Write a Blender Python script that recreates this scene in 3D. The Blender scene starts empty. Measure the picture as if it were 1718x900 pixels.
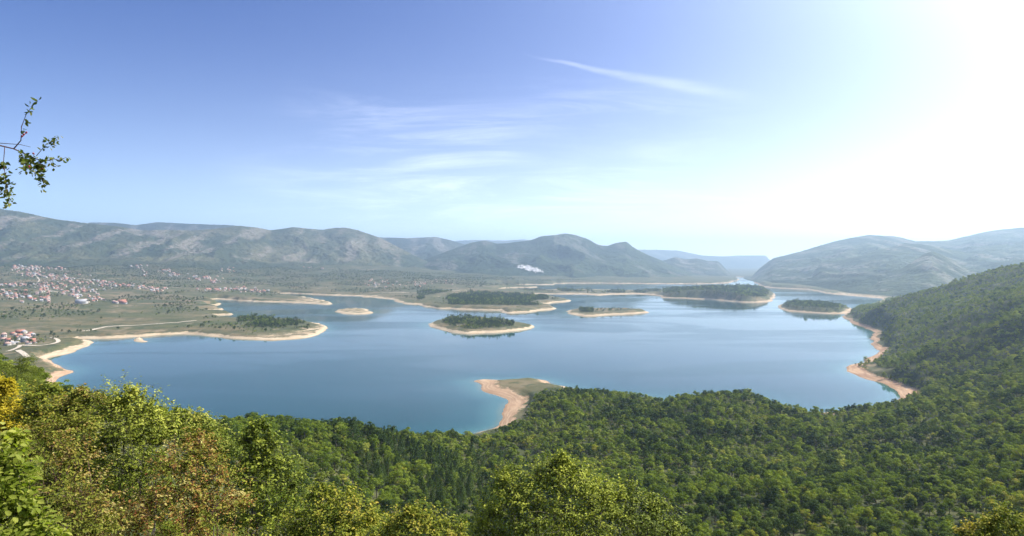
import bpy, math, random
import numpy as np
from mathutils import Vector

# ------------------------------------------------------------------ camera, sky, sun, exposure
scene = bpy.context.scene
col = scene.collection
F = 1119.0            # focal length in photo pixels (photo is 1718 x 900)
HZ = 440.0            # row of the eye-level horizon
EYE = 160.0           # eye height above the lake

cam_data = bpy.data.cameras.new('camera')
cam_data.sensor_width = 36.0
cam_data.lens = 36.0 * F / 1718.0
cam_data.shift_y = -10.0 / 1718.0
cam_data.clip_start = 0.1
cam_data.clip_end = 120000.0
cam = bpy.data.objects.new('camera', cam_data)
cam.location = (0, 0, EYE)
cam.rotation_euler = (math.radians(90), 0, 0)
col.objects.link(cam)
scene.camera = cam

SUN_AZ, SUN_EL = 72.0, 48.0
world = bpy.data.worlds.new('World')
scene.world = world
world.use_nodes = True

class NT:
    """tiny helper for node trees"""
    def __init__(s, tree):
        s.t = tree; s.n = tree.nodes; s.l = tree.links
    def add(s, kind, **kw):
        n = s.n.new(kind)
        for k, v in kw.items():
            if k.startswith('i_'):
                key = k[2:]
                key = int(key) if key.isdigit() else key.replace('_', ' ')
                s.put(n.inputs[key], v)
            else:
                setattr(n, k, v)
        return n
    def put(s, sock, v):
        if isinstance(v, bpy.types.NodeSocket): s.l.new(v, sock)
        elif isinstance(v, bpy.types.Node): s.l.new(v.outputs[0], sock)
        else: sock.default_value = v
    def math(s, op, a, b=0.0, c=0.0, clamp=False):
        n = s.n.new('ShaderNodeMath'); n.operation = op; n.use_clamp = clamp
        s.put(n.inputs[0], a); s.put(n.inputs[1], b); s.put(n.inputs[2], c)
        return n.outputs[0]
    def noise(s, vec, scale, detail=3.0, rough=0.55, dist=0.0):
        n = s.n.new('ShaderNodeTexNoise'); n.noise_dimensions = '3D'
        if vec is not None: s.l.new(vec, n.inputs['Vector'])
        n.inputs['Scale'].default_value = scale; n.inputs['Detail'].default_value = detail
        n.inputs['Roughness'].default_value = rough; n.inputs['Distortion'].default_value = dist
        return n.outputs['Fac']
    def ramp(s, fac, stops, interp='LINEAR'):
        n = s.n.new('ShaderNodeValToRGB'); n.color_ramp.interpolation = interp
        el = n.color_ramp.elements
        while len(el) < len(stops): el.new(0.5)
        for e, (p, c) in zip(el, stops):
            e.position = p
            e.color = (c, c, c, 1) if isinstance(c, (int, float)) else (*c, 1)
        s.put(n.inputs[0], fac)
        return n.outputs[0]
    def mixc(s, fac, a, b, mode='MIX'):
        n = s.n.new('ShaderNodeMix'); n.data_type = 'RGBA'; n.blend_type = mode
        s.put(n.inputs[0], fac)
        for sock, v in ((n.inputs[6], a), (n.inputs[7], b)):
            if isinstance(v, tuple): sock.default_value = (*v, 1)
            else: s.put(sock, v)
        return n.outputs[2]
    def scalevec(s, vec, xyz, loc=(0, 0, 0), rot=(0, 0, 0)):
        n = s.n.new('ShaderNodeMapping'); s.l.new(vec, n.inputs[0])
        n.inputs['Location'].default_value = loc
        n.inputs['Rotation'].default_value = rot
        n.inputs['Scale'].default_value = xyz
        return n.outputs[0]
    def smooth(s, v, a, b):
        n = s.n.new('ShaderNodeMapRange'); n.interpolation_type = 'SMOOTHSTEP'
        s.put(n.inputs[0], v); s.put(n.inputs[1], a); s.put(n.inputs[2], b)
        n.inputs[3].default_value = 0.0; n.inputs[4].default_value = 1.0
        return n.outputs[0]

SKY_STRENGTH = 0.088
GLOW = 720.0
SKY_TINT = (0.0, 0.27, 0.78)
HORIZON = (5.6, 8.4, 9.8)
EXPOSURE = 0.76
def build_world():
    w = NT(world.node_tree); w.n.clear()
    sky = w.add('ShaderNodeTexSky', sky_type='NISHITA', sun_disc=False)
    sky.sun_elevation = math.radians(SUN_EL); sky.sun_rotation = math.radians(SUN_AZ)
    sky.altitude = 500; sky.air_density = 1.0; sky.dust_density = 0.7; sky.ozone_density = 3.0
    geo = w.add('ShaderNodeNewGeometry')
    d = w.add('ShaderNodeVectorMath', operation='NORMALIZE'); 
    tc = w.add('ShaderNodeTexCoord')
    w.l.new(tc.outputs['Generated'], d.inputs[0])
    az, el = math.radians(SUN_AZ), math.radians(SUN_EL)
    sd = (math.sin(az) * math.cos(el), math.cos(az) * math.cos(el), math.sin(el))
    dot = w.add('ShaderNodeVectorMath', operation='DOT_PRODUCT')
    w.l.new(d.outputs[0], dot.inputs[0]); dot.inputs[1].default_value = sd
    ang = w.math('ARCCOSINE', w.math('MINIMUM', dot.outputs['Value'], 0.99999))
    # aureole of the hazy sun: tight bright core, wide soft skirt
    g2 = w.math('EXPONENT', w.math('MULTIPLY', ang, -6.5))
    glow = w.math('MINIMUM', w.math('MULTIPLY', g2, GLOW), 13.0)
    sep = w.add('ShaderNodeSeparateXYZ'); w.l.new(d.outputs[0], sep.inputs[0])
    zz = w.math('MAXIMUM', sep.outputs[2], 0.0)
    # brighter hazy band along the horizon
    hz = w.math('MULTIPLY', w.math('EXPONENT', w.math('MULTIPLY', zz, -11.0)), 1.0)
    yy = w.math('MAXIMUM', sep.outputs[1], 0.05)
    u = w.math('DIVIDE', sep.outputs[0], yy); v = w.math('DIVIDE', sep.outputs[2], yy)
    comb = w.add('ShaderNodeCombineXYZ'); w.l.new(u, comb.inputs[0]); w.l.new(v, comb.inputs[1])
    cv = comb.outputs[0]
    # wispy cirrus, drawn out along a gently tilted direction
    mv = w.scalevec(cv, (2.0, 17.0, 1.0), rot=(0, 0, math.radians(7)))
    n1 = w.noise(mv, 1.6, 9.0, 0.70, 0.7)
    n2 = w.noise(w.scalevec(cv, (2.0, 4.0, 1), loc=(3.1, 0.4, 0)), 1.2, 2.0, 0.5)
    band = w.math('MULTIPLY', w.smooth(v, 0.015, 0.09), w.math('SUBTRACT', 1.0, w.smooth(v, 0.18, 0.30)))
    side = w.math('MULTIPLY', w.smooth(u, -0.50, -0.22), w.math('SUBTRACT', 1.0, w.smooth(u, 0.15, 0.5)))
    cir = w.math('MULTIPLY', w.smooth(n1, 0.40, 0.78), w.smooth(n2, 0.30, 0.58))
    cir = w.math('MULTIPLY', cir, w.math('MULTIPLY', band, side))
    # the long thin streak
    du = w.math('SUBTRACT', u, 0.02)
    curve = w.math('ADD', 0.312, w.math('ADD', w.math('MULTIPLY', du, -0.235), w.math('MULTIPLY', w.math('MULTIPLY', du, du), 0.12)))
    wob = w.math('MULTIPLY', w.math('SUBTRACT', w.noise(cv, 9.0, 3.0), 0.5), 0.014)
    dist = w.math('ABSOLUTE', w.math('SUBTRACT', w.math('ADD', v, wob), curve))
    wid = w.math('MULTIPLY_ADD', w.smooth(u, 0.02, 0.34), 0.008, 0.0022)
    st = w.math('SUBTRACT', 1.0, w.smooth(w.math('DIVIDE', dist, wid), 0.15, 1.6))
    st = w.math('MULTIPLY', st, w.math('MULTIPLY', w.smooth(u, 0.005, 0.10), w.math('SUBTRACT', 1.0, w.smooth(u, 0.20, 0.40))))
    st = w.math('MULTIPLY', st, w.math('MULTIPLY_ADD', w.noise(w.scalevec(cv, (10, 60, 1), rot=(0, 0, 0.2)), 1.0, 4.0), 1.3, -0.1, clamp=True))
    cl = w.math('ADD', w.math('MULTIPLY', cir, 3.4), w.math('MULTIPLY', st, 2.5))
    tint = w.add('ShaderNodeVectorMath', operation='MULTIPLY'); w.l.new(sky.outputs[0], tint.inputs[0]); tint.inputs[1].default_value = SKY_TINT
    colr = tint.outputs[0]
    def addc(base, fac, c):
        vm = w.add('ShaderNodeVectorMath', operation='SCALE'); vm.inputs[0].default_value = c
        w.put(vm.inputs['Scale'], fac)
        a = w.add('ShaderNodeVectorMath', operation='ADD')
        w.l.new(base, a.inputs[0]); w.l.new(vm.outputs[0], a.inputs[1])
        return a.outputs[0]
    colr = addc(colr, glow, (0.95, 1.0, 1.05))
    colr = addc(colr, hz, HORIZON)
    g3 = w.math('MULTIPLY', w.math('EXPONENT', w.math('MULTIPLY', zz, -9.0)), w.math('EXPONENT', w.math('MULTIPLY', ang, -1.5)))
    g3 = w.math('MULTIPLY', g3, 64.0)
    colr = addc(colr, g3, (1.0, 0.80, 0.45))
    colr = addc(colr, cl, (1.0, 0.97, 0.9))
    bg = w.add('ShaderNodeBackground'); w.l.new(colr, bg.inputs[0]); bg.inputs[1].default_value = SKY_STRENGTH
    out = w.add('ShaderNodeOutputWorld'); w.l.new(bg.outputs[0], out.inputs[0])
build_world()

sun_data = bpy.data.lights.new('sun', 'SUN')
sun_data.energy = 5.0
sun_data.angle = math.radians(0.5)
sun_data.color = (1.0, 0.94, 0.84)
sun = bpy.data.objects.new('sun', sun_data)
az, el = math.radians(SUN_AZ), math.radians(SUN_EL)
to_sun = Vector((math.sin(az) * math.cos(el), math.cos(az) * math.cos(el), math.sin(el)))
sun.rotation_euler = to_sun.to_track_quat('Z', 'Y').to_euler()
sun.location = (60, 40, 260)
col.objects.link(sun)

scene.view_settings.view_transform = 'Standard'
scene.view_settings.look = 'None'
scene.view_settings.exposure = EXPOSURE
scene.view_settings.gamma = 1.0
scene.view_settings.use_curve_mapping = False
scene.render.engine = 'CYCLES'
cy = scene.cycles
cy.max_bounces = 5; cy.diffuse_bounces = 2; cy.glossy_bounces = 2; cy.transmission_bounces = 2
cy.transparent_max_bounces = 4; cy.volume_bounces = 0
cy.use_denoising = True
cy.use_adaptive_sampling = True
cy.adaptive_threshold = 0.02
cy.sample_clamp_indirect = 6.0

# ------------------------------------------------------------------ numeric helpers
rng = np.random.default_rng(7)
def _hash(ix, iy, seed):
    h = (ix.astype(np.int64) * 374761393 + iy.astype(np.int64) * 668265263 + seed * 1442695041) & 0xffffffff
    h = ((h ^ (h >> 13)) * 1274126177) & 0xffffffff
    return (h ^ (h >> 16)) & 0xffff
_ga = np.linspace(0, 2 * np.pi, 256, endpoint=False)
_gx, _gy = np.cos(_ga), np.sin(_ga)
def perlin(x, y, seed=0):
    x0 = np.floor(x); y0 = np.floor(y); fx = x - x0; fy = y - y0
    ux = fx * fx * fx * (fx * (fx * 6 - 15) + 10); uy = fy * fy * fy * (fy * (fy * 6 - 15) + 10)
    def g(dx, dy):
        h = _hash(x0 + dx, y0 + dy, seed) & 255
        return _gx[h] * (fx - dx) + _gy[h] * (fy - dy)
    a = g(0, 0); b = g(1, 0); c = g(0, 1); d = g(1, 1)
    return (a + ux * (b - a) + uy * (c - a) + ux * uy * (a - b - c + d)) * 1.5
def fbm(x, y, oct=4, seed=0, gain=0.5):
    s = 0; a = 1.0; t = 0
    for i in range(oct):
        s = s + a * perlin(x * 2 ** i, y * 2 ** i, seed + i * 17); t += a; a *= gain
    return s / t
def ridged(x, y, oct=4, seed=0, gain=0.5):
    s = 0; a = 1.0; t = 0
    for i in range(oct):
        s = s + a * (1 - np.abs(perlin(x * 2 ** i, y * 2 ** i, seed + i * 17)) * 2); t += a; a *= gain
    return s / t
def sstep(x, a, b):
    t = np.clip((x - a) / (b - a), 0, 1); return t * t * (3 - 2 * t)
def U(px): return (np.asarray(px, float) - 859.0) / F

def mesh_np(name, verts, faces, mats=(), attrs=None, smooth=True, fmat=None):
    """verts (N,3); faces (M,k) array or list of such arrays"""
    if isinstance(faces, np.ndarray): faces = [faces]
    me = bpy.data.meshes.new(name)
    me.vertices.add(len(verts)); me.vertices.foreach_set('co', np.asarray(verts, np.float32).ravel())
    nl = sum(f.size for f in faces); nf = sum(len(f) for f in faces)
    me.loops.add(nl); me.polygons.add(nf)
    if nf:
        me.loops.foreach_set('vertex_index', np.concatenate([f.ravel() for f in faces]).astype(np.int32))
        sizes = np.concatenate([np.full(len(f), f.shape[1], np.int32) for f in faces])
        starts = np.concatenate([[0], np.cumsum(sizes)[:-1]]).astype(np.int32)
        me.polygons.foreach_set('loop_start', starts)
        if smooth: me.polygons.foreach_set('use_smooth', np.ones(nf, bool))
        if fmat is not None: me.polygons.foreach_set('material_index', np.asarray(fmat, np.int32))
    for m in mats: me.materials.append(m)
    if attrs:
        for k, a in attrs.items():
            at = me.attributes.new(k, 'FLOAT', 'POINT'); at.data.foreach_set('value', np.asarray(a, np.float32).ravel())
    me.update(calc_edges=True)
    return me
def link(name, me, parent=None):
    o = bpy.data.objects.new(name, me); col.objects.link(o)
    if parent is not None: o.parent = parent
    return o
def tag(o, label=None, cat=None, group=None, kind=None):
    if label: o['label'] = label
    if cat: o['category'] = cat
    if group: o['group'] = group
    if kind: o['kind'] = kind
    return o
def empty(name, loc, label, cat, group=None, rz=0.0):
    o = bpy.data.objects.new(name, None); o.empty_display_size = 0.2; col.objects.link(o)
    o.location = loc; o.rotation_euler = (0, 0, rz)
    return tag(o, label, cat, group)
def material(name):
    m = bpy.data.materials.new(name); m.use_nodes = True
    nt = NT(m.node_tree); b = nt.n['Principled BSDF']
    return m, nt, b

# ------------------------------------------------------------------ the land: heights from surveyed points, shores from outlines
# (X or column, Y depth, z). Columns are directions from the viewpoint.
CP = []
def cp(px, Y, z): CP.append((float(U(px)) * Y, Y, z))
def cx(X, Y, z): CP.append((X, Y, z))
cx(0, -50, 176); cx(-40, -40, 170); cx(40, -40, 172); cx(0, 0, 158.2); cx(-6, 0, 158.2); cx(6, 0, 158.2); cx(-40, 0, 160); cx(40, 0, 157)
for Y, z in ((10, 152), (20, 146), (30, 139), (60, 121), (100, 99), (150, 77), (200, 59), (300, 38), (400, 27), (500, 21)): cp(859, Y, z)
for Y, z in ((10, 152.5), (30, 145), (60, 142.5), (90, 141.5), (120, 140.5), (200, 112), (400, 45), (620, 12)): cp(0, Y, z)
for Y, z in ((10, 153), (60, 150), (120, 148), (250, 120), (500, 50)): cp(-250, Y, z)
for Y, z in ((10, 152), (40, 139), (90, 130), (180, 119), (300, 78), (500, 22)): cp(130, Y, z)
for Y, z in ((15, 149.5), (40, 136), (80, 124), (150, 107), (280, 90), (450, 32)): cp(300, Y, z)
for Y, z in ((80, 118), (150, 98), (250, 80), (400, 61), (500, 18)): cp(450, Y, z)
for Y, z in ((60, 122), (100, 104), (200, 74), (300, 57), (430, 51), (530, 14)): cp(600, Y, z)
for Y, z in ((300, 45), (400, 36), (490, 30), (570, 8)): cp(740, Y, z)
for Y, z in ((480, 24), (560, 13)): cp(800, Y, z)
for Y, z in ((600, 9), (680, 6), (780, 6)): cp(870, Y, z)
cp(830, 800, 5)
for Y, z in ((640, 12), (710, 13)): cp(915, Y, z)
for Y, z in ((200, 60), (300, 39), (400, 27), (500, 20), (600, 16), (700, 17), (760, 9)): cp(1000, Y, z)
for Y, z in ((690, 8),): cp(1105, Y, z)
for Y, z in ((690, 16), (740, 10)): cp(1190, Y, z)
for Y, z in ((100, 100), (200, 62), (300, 42), (450, 23), (600, 13), (695, 15)): cp(1255, Y, z)
for Y, z in ((650, 9),): cp(1330, Y, z)
for Y, z in ((650, 7),): cp(1400, Y, z)
for Y, z in ((30, 138), (100, 104), (200, 67), (300, 48), (450, 31), (600, 18), (700, 10)): cp(1490, Y, z)
for Y, z in ((850, 16), (1000, 12), (1250, 24), (1500, 42), (1850, 50), (2100, 25)): cp(1500, Y, z)
for Y, z in ((750, 23), (900, 32), (1200, 48), (1500, 72), (1750, 84), (2100, 50)): cp(1560, Y, z)
for Y, z in ((800, 50), (1000, 70), (1300, 98), (1600, 124), (2200, 70), (2700, 10)): cp(1650, Y, z)
for Y, z in ((30, 140), (100, 110), (200, 75), (300, 60), (450, 52), (600, 54), (800, 74), (1000, 98), (1200, 118), (1500, 143), (2000, 115)): cp(1718, Y, z)
for Y, z in ((100, 122), (300, 92), (600, 100), (1000, 150), (1500, 195), (2500, 120)): cp(1880, Y, z)
for Y, z in ((1300, 14), (2000, 35), (3000, 75), (4300, 150)): cp(-150, Y, z)
for Y, z in ((1000, 6), (1150, 7), (1400, 9), (1900, 24), (2600, 42), (3200, 62), (4300, 140)): cp(0, Y, z)
for Y, z in ((1010, 13), (1350, 9)): cp(85, Y, z)
cp(105, 960, 9)
for Y, z in ((1500, 8), (2000, 16), (2800, 38), (3500, 65), (4500, 140)): cp(150, Y, z)
for Y, z in ((1500, 8), (1900, 12), (2500, 22), (3300, 40), (4000, 70), (4800, 150)): cp(300, Y, z)
for Y, z in ((1650, 9), (2900, 9), (3800, 32), (4600, 75), (5400, 140)): cp(450, Y, z)
for Y, z in ((3400, 10), (4200, 40), (5200, 100), (6000, 150)): cp(600, Y, z)
for Y, z in ((2500, 10), (3200, 12), (4000, 28), (5000, 55), (6000, 90)): cp(760, Y, z)
for Y, z in ((1700, 9),): cp(805, Y, z)
for Y, z in ((2400, 10), (3400, 10), (4700, 12), (5200, 30), (6000, 60)): cp(900, Y, z)
for Y, z in ((2250, 6),): cp(1020, Y, z)
for Y, z in ((3200, 10), (5200, 12), (6000, 40)): cp(1100, Y, z)
cp(1150, 3150, 30); cp(1200, 3150, 40); cp(1255, 3000, 32); cp(1280, 2850, 20); cp(1200, 3600, 22)
cp(1360, 2350, 13); cp(1300, 4600, 20); cp(1400, 4300, 15); cp(1250, 8000, 10)
for px in (-200, 200, 500): cp(px, 9000, 150)
for px in (900, 1400, 1900): cp(px, 9000, 60)
for px in (-300, 200, 859, 1500, 2000): cp(px, 30000, 20)
CP = np.array(CP)
def gs(X, Y): return X / (Y + 60.0), np.log((Y + 60.0) / 60.0)
def _tps_feat(X, Y):
    a, b = gs(X, Y); return a * 3.0, b
cxs, cys = _tps_feat(CP[:, 0], CP[:, 1])
def _phi(r2): return 0.5 * r2 * np.log(r2 + 1e-9)
K = _phi((cxs[:, None] - cxs) ** 2 + (cys[:, None] - cys) ** 2) + np.eye(len(CP)) * 2e-3
P = np.stack([np.ones(len(CP)), cxs, cys], 1)
A = np.block([[K, P], [P.T, np.zeros((3, 3))]])
W = np.linalg.solve(A, np.concatenate([CP[:, 2], np.zeros(3)]))
def tps(X, Y):
    a, b = _tps_feat(X, Y)
    out = np.zeros_like(a)
    for i in range(len(CP)):
        out += W[i] * _phi((a - cxs[i]) ** 2 + (b - cys[i]) ** 2)
    return out + W[-3] + W[-2] * a + W[-1] * b

# shore outlines (column, row at water level)
LAKE = [(112, 630), (95, 640), (100, 660), (160, 690), (250, 722), (350, 745), (450, 760), (550, 765), (650, 758), (720, 748),
    (775, 733), (800, 727), (828, 719), (838, 708), (842, 695), (850, 680), (852, 672), (838, 667), (820, 661), (808, 655), (806, 647),
    (794, 640), (808, 637.5), (850, 637.5), (893, 636), (918, 639), (928, 646), (955, 650), (970, 658), (1010, 664), (1060, 665),
    (1098, 671), (1116, 675), (1140, 670), (1200, 669), (1262, 669), (1300, 681), (1350, 692), (1400, 691), (1450, 687), (1488, 682),
    (1506, 673), (1510, 663), (1500, 652), (1480, 643), (1450, 636), (1428, 626), (1421, 618), (1432, 610), (1448, 607), (1453, 601),
    (1477, 592), (1466, 580), (1462, 568), (1466, 558), (1450, 551), (1432, 543), (1417, 534), (1418, 527), (1445, 517), (1470, 508),
    (1482, 502), (1448, 498.5), (1412, 495), (1392, 493), (1372, 489), (1352, 486), (1300, 483.5), (1280, 481), (1270, 475),
    (1262, 469), (1256, 465.5), (1226, 465.5), (1240, 469), (1228, 473), (1222, 475), (1180, 476.5), (1110, 476.5), (1013, 475.5), (932, 476.5), (925, 478.5), (869, 478.5),
    (850, 479.5), (905, 482.5), (850, 485.2), (835, 488), (800, 490.5), (790, 491.5), (830, 493), (900, 494), (975, 494.5), (1000, 496), (1040, 494.5), (1080, 494), (1104, 496),
    (1112, 499.5), (1150, 500.5), (1187, 502), (1245, 506.5), (1275, 506), (1291, 504.5), (1298, 500), (1290, 496), (1286, 503),
    ]
# the water's outline is drawn as one big basin; all the land inside it is added back as outlines of land
BASIN = LAKE[:LAKE.index((1262, 469)) + 1] + [(1256, 465.5), (1226, 465.5), (1240, 469), (1228, 473), (1222, 475), (1180, 476.5), (1110, 476.5),
    (1013, 475.5), (932, 476.2), (925, 478), (842, 478), (850, 480.5), (905, 482.3), (850, 483.5), (838, 486), (815, 489.5),
    (800, 491), (760, 496), (735, 500), (732, 506), (703, 511), (677, 510), (664, 505), (646, 501.5), (617, 498.5), (573, 496.5), (516, 494), (472, 492.5), (468, 494),
    (490, 497), (527, 501.5), (545, 506), (559, 510), (540, 511.5), (516, 509), (458, 507), (400, 505), (371, 502.5), (352, 504), (372, 511.5), (348, 514.5), (377, 519.5), (338, 523.5),
    (398, 527), (356, 530.5), (400, 538), (470, 537.5), (520, 541), (538, 545), (549, 550.5), (542, 558), (521, 566), (487, 569.5), (443, 571), (400, 569),
    (371, 567), (322, 561), (274, 562), (226, 566), (180, 569), (135, 569), (150, 574), (151, 579), (129, 588), (103, 597), (78, 603), (98, 612), (114, 619), (126, 624)]
ISLES = [
    [(560, 523), (582, 518.5), (608, 518.5), (626, 525.5), (591, 528)],
    [(719, 545), (732, 552), (770, 559.5), (804, 560), (860, 556), (899, 550), (869, 543), (830, 538), (780, 536), (740, 538)],
    [(951, 524.5), (976, 531), (1019, 529.5), (1060, 527.5), (1088, 524), (1060, 521), (1013, 518.5), (967, 520)],
    [(718, 516), (752, 519), (804, 521), (835, 521.5), (848, 525.5), (880, 525), (905, 521.5), (928, 519), (930, 515.5), (912, 512), (930, 508), (956, 506), (950, 503), (925, 499.5), (880, 496.5), (830, 495), (770, 495), (730, 500), (700, 509)],
    [(780, 491.7), (830, 493), (900, 493.6), (975, 494.4), (1000, 496), (1025, 494.6), (1080, 494.2), (1104, 496.5), (1112, 499.8), (1150, 501.5), (1187, 503), (1245, 507.5), (1275, 507.5), (1291, 505.5), (1299, 500),
     (1292, 491), (1240, 484), (1150, 484), (1100, 487), (1040, 487.5), (1000, 486.5), (960, 486), (900, 487.2), (840, 488), (790, 489.5)],
    [(1306, 516), (1320, 522), (1360, 525.5), (1400, 527), (1420, 526), (1429, 520), (1410, 514), (1368, 510), (1316, 511)],
    [(224, 568.5), (232, 573), (246, 574.2), (248, 572), (236, 568)],
]
def outline(pts, n=6):
    p = np.array(pts, float); k = len(p)
    out = []
    for i in range(k):
        p0, p1, p2, p3 = p[i - 1], p[i], p[(i + 1) % k], p[(i + 2) % k]
        for j in range(n // 2):
            t = j / (n // 2)
            out.append(0.5 * ((2 * p1) + (-p0 + p2) * t + (2 * p0 - 5 * p1 + 4 * p2 - p3) * t * t + (-p0 + 3 * p1 - 3 * p2 + p3) * t ** 3))
    q = np.array(out)
    Y = EYE * F / (q[:, 1] - HZ)
    return np.stack([U(q[:, 0]) * Y, Y], 1)
OUT = [outline(BASIN)] + [outline(i) for i in ISLES]
def seg_dist_inside(X, Y, poly):
    a = poly; b = np.roll(poly, -1, 0)
    d2 = np.full(X.shape, 1e18); ins = np.zeros(X.shape, bool)
    for (ax, ay), (bx, by) in zip(a, b):
        ex, ey = bx - ax, by - ay; L = ex * ex + ey * ey + 1e-9
        t = np.clip(((X - ax) * ex + (Y - ay) * ey) / L, 0, 1)
        dx = X - ax - t * ex; dy = Y - ay - t * ey
        np.minimum(d2, dx * dx + dy * dy, out=d2)
        if ay != by:
            c = ((ay > Y) != (by > Y)) & (X < (bx - ax) * (Y - ay) / (by - ay) + ax)
            ins ^= c
    return np.sqrt(d2), ins
def shore(X, Y):
    """signed distance to the shore: land positive, water negative"""
    X = X.astype(float); Y = Y.astype(float)
    am = 0.0045 * Y
    Xw = X + am * fbm(X / 55, Y / 55, 3, 5) * 1.6; Yw = Y + am * 3.0 * fbm(X / 80, Y / 110, 3, 9)
    d, ins = seg_dist_inside(Xw, Yw, OUT[0])
    sd = np.where(ins, -d, d)
    for o in OUT[1:]:
        near = (Yw > o[:, 1].min() - 900) & (Yw < o[:, 1].max() + 900)
        dd, ii = seg_dist_inside(Xw[near], Yw[near], o)
        s2 = np.where(ii, dd, -dd)
        sd[near] = np.maximum(sd[near], s2)
    return sd

NS, NR = 900, 1130
S = np.linspace(-1.12, 1.12, NS)
T = np.linspace(math.log(12 / 60.0), math.log(18400 / 60.0), NR)
SS, TT = np.meshgrid(S, T)
YY = 60 * np.exp(TT) - 60; XX = SS * (YY + 60)
SD = np.full(XX.shape, 900.0)
rows = (YY[:, 0] > 380) & (YY[:, 0] < 9000)
SD[rows] = shore(XX[rows].ravel(), YY[rows].ravel()).reshape(XX[rows].shape)
HB = tps(XX.ravel(), YY.ravel()).reshape(XX.shape)
PXg = 859 + F * XX / np.maximum(YY, 1)
# relief: spurs and hollows on the near hills, gentle swells on the plain
nearhill = sstep(PXg, 1380, 1520) * sstep(YY, 500, 900) * (1 - sstep(YY, 2400, 3000))
basin = (1 - sstep(YY, 700, 950)) * sstep(YY, 60, 300)
sp = ridged((YY + 0.35 * XX) / 300.0, (XX - 0.3 * YY) / 900.0, 4, 3)
HB = HB + nearhill * (sp - 0.5) * 44 * sstep(HB, 8, 45)
HB = HB + basin * (fbm(XX / 130, YY / 130, 4, 21) * (3 + 9 * (1 - sstep(YY, 450, 620))))
HB = HB + (1 - nearhill) * (1 - basin) * sstep(YY, 900, 2500) * fbm(XX / 420, YY / 420, 4, 33) * np.clip(HB * 0.25, 2.2, 28)
HB = HB + fbm(XX / 23.0, YY / 23.0, 3, 41) * np.clip(YY / 60, 0.15, 1.0) * 0.9
bs = (0.17 + 0.26 * sstep(YY, 900, 1700)) * (1 + 0.75 * fbm(XX / 45, YY / 70, 3, 77))
bs = np.clip(bs, 0.07, 0.85)
PEN = (PXg > 770) & (PXg < 945) & (YY > 610) & (YY < 960)
CAPE = (PXg < 132) & (YY > 840) & (YY < 1075)
beach = bs * SD * np.where(PEN, 1.25, np.where(CAPE, 1.9, 1.0)) + 0.9 * np.maximum(SD - np.where(PEN, 24, 20), 0) ** 1.15 + fbm(XX / 14.0, YY / 14.0, 3, 51) * 0.6 * sstep(SD, 2, 25)
HB = HB + fbm(XX / 60, YY / 60, 3, 45) * 1.6 * sstep(YY, 900, 1500)
HB = np.maximum(HB, 4.0)
kk = 3.0
h = np.clip(0.5 + 0.5 * (beach - HB) / kk, 0, 1)
ZZ = beach * (1 - h) + HB * h - kk * h * (1 - h)
ZZ = np.where(SD < 0, np.maximum(np.minimum(beach, -0.25), -12.0), np.maximum(ZZ, np.minimum(SD * 0.06, 0.15)))
ZZ = np.where(YY > 9000, ZZ, ZZ)
def grid_sample(G, X, Y):
    a = X / (Y + 60.0); b = np.log((Y + 60.0) / 60.0)
    i = np.clip((a - S[0]) / (S[1] - S[0]), 0, NS - 1.001); j = np.clip((b - T[0]) / (T[1] - T[0]), 0, NR - 1.001)
    i0 = i.astype(int); j0 = j.astype(int); fi = i - i0; fj = j - j0
    return (G[j0, i0] * (1 - fi) * (1 - fj) + G[j0, i0 + 1] * fi * (1 - fj) + G[j0 + 1, i0] * (1 - fi) * fj + G[j0 + 1, i0 + 1] * fi * fj)
def height(X, Y): return grid_sample(ZZ, np.asarray(X, float), np.asarray(Y, float))
def sdist(X, Y): return grid_sample(SD, np.asarray(X, float), np.asarray(Y, float))

# where woods stand (also colours the ground beneath them)
def wood_mask(X, Y, sd, z):
    px = 859 + F * X / np.maximum(Y, 1)
    near = (Y < 905) | ((px > 1396) & (Y < 2900))
    near &= ~((Y > 905) & (px < 1396))
    near &= sd > 17 + 12 * fbm(X / 60, Y / 60, 2, 61)
    near &= ~((px < 876 + 0.25 * (Y - 640)) & (Y > 600) & (px > 700) & (sd < 140))
    near &= ~((px < 935) & (Y > 800) & (px > 700))
    near &= ~((px < 140) & (Y > 780))
    near &= ~((px > 1455) & (px < 1500) & (Y > 900) & (Y < 1010) & (sd < 40))
    isl = np.zeros(near.shape, bool)
    nz = fbm(X / 90, Y / 160, 3, 88)
    def band(a, b, y0, y1, thr, s0=34):
        return (px > a) & (px < b) & (Y > y0) & (Y < y1) & (sd > s0) & (nz > thr)
    isl |= band(733, 862, 1450, 2000, -0.25, 30) | band(1112, 1298, 2500, 3900, -0.9, 26) | band(1314, 1408, 2050, 2600, -0.8, 18)
    isl |= band(972, 996, 2050, 2420, -0.9, 22) | band(752, 920, 2300, 3300, -0.35, 60) | band(397, 530, 1550, 1850, 0.0, 35)
    isl |= band(700, 760, 2700, 3400, -0.1, 60) | band(930, 1110, 3200, 3900, 0.1, 50)
    return near, isl
NEARW, ISLW = wood_mask(XX, YY, SD, ZZ)
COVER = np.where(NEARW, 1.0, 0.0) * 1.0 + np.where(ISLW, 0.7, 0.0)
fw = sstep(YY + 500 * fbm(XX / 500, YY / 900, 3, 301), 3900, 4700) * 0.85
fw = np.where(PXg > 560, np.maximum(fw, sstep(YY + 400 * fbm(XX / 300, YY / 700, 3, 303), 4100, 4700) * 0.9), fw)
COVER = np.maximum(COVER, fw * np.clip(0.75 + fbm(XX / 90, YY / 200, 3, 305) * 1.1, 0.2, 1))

def grid_faces(nr, nc, keep=None):
    i = np.arange(nr - 1)[:, None] * nc + np.arange(nc - 1)[None]
    f = np.stack([i, i + 1, i + nc + 1, i + nc], -1)
    if keep is not None: return f[keep]
    return f.reshape(-1, 4)

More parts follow.
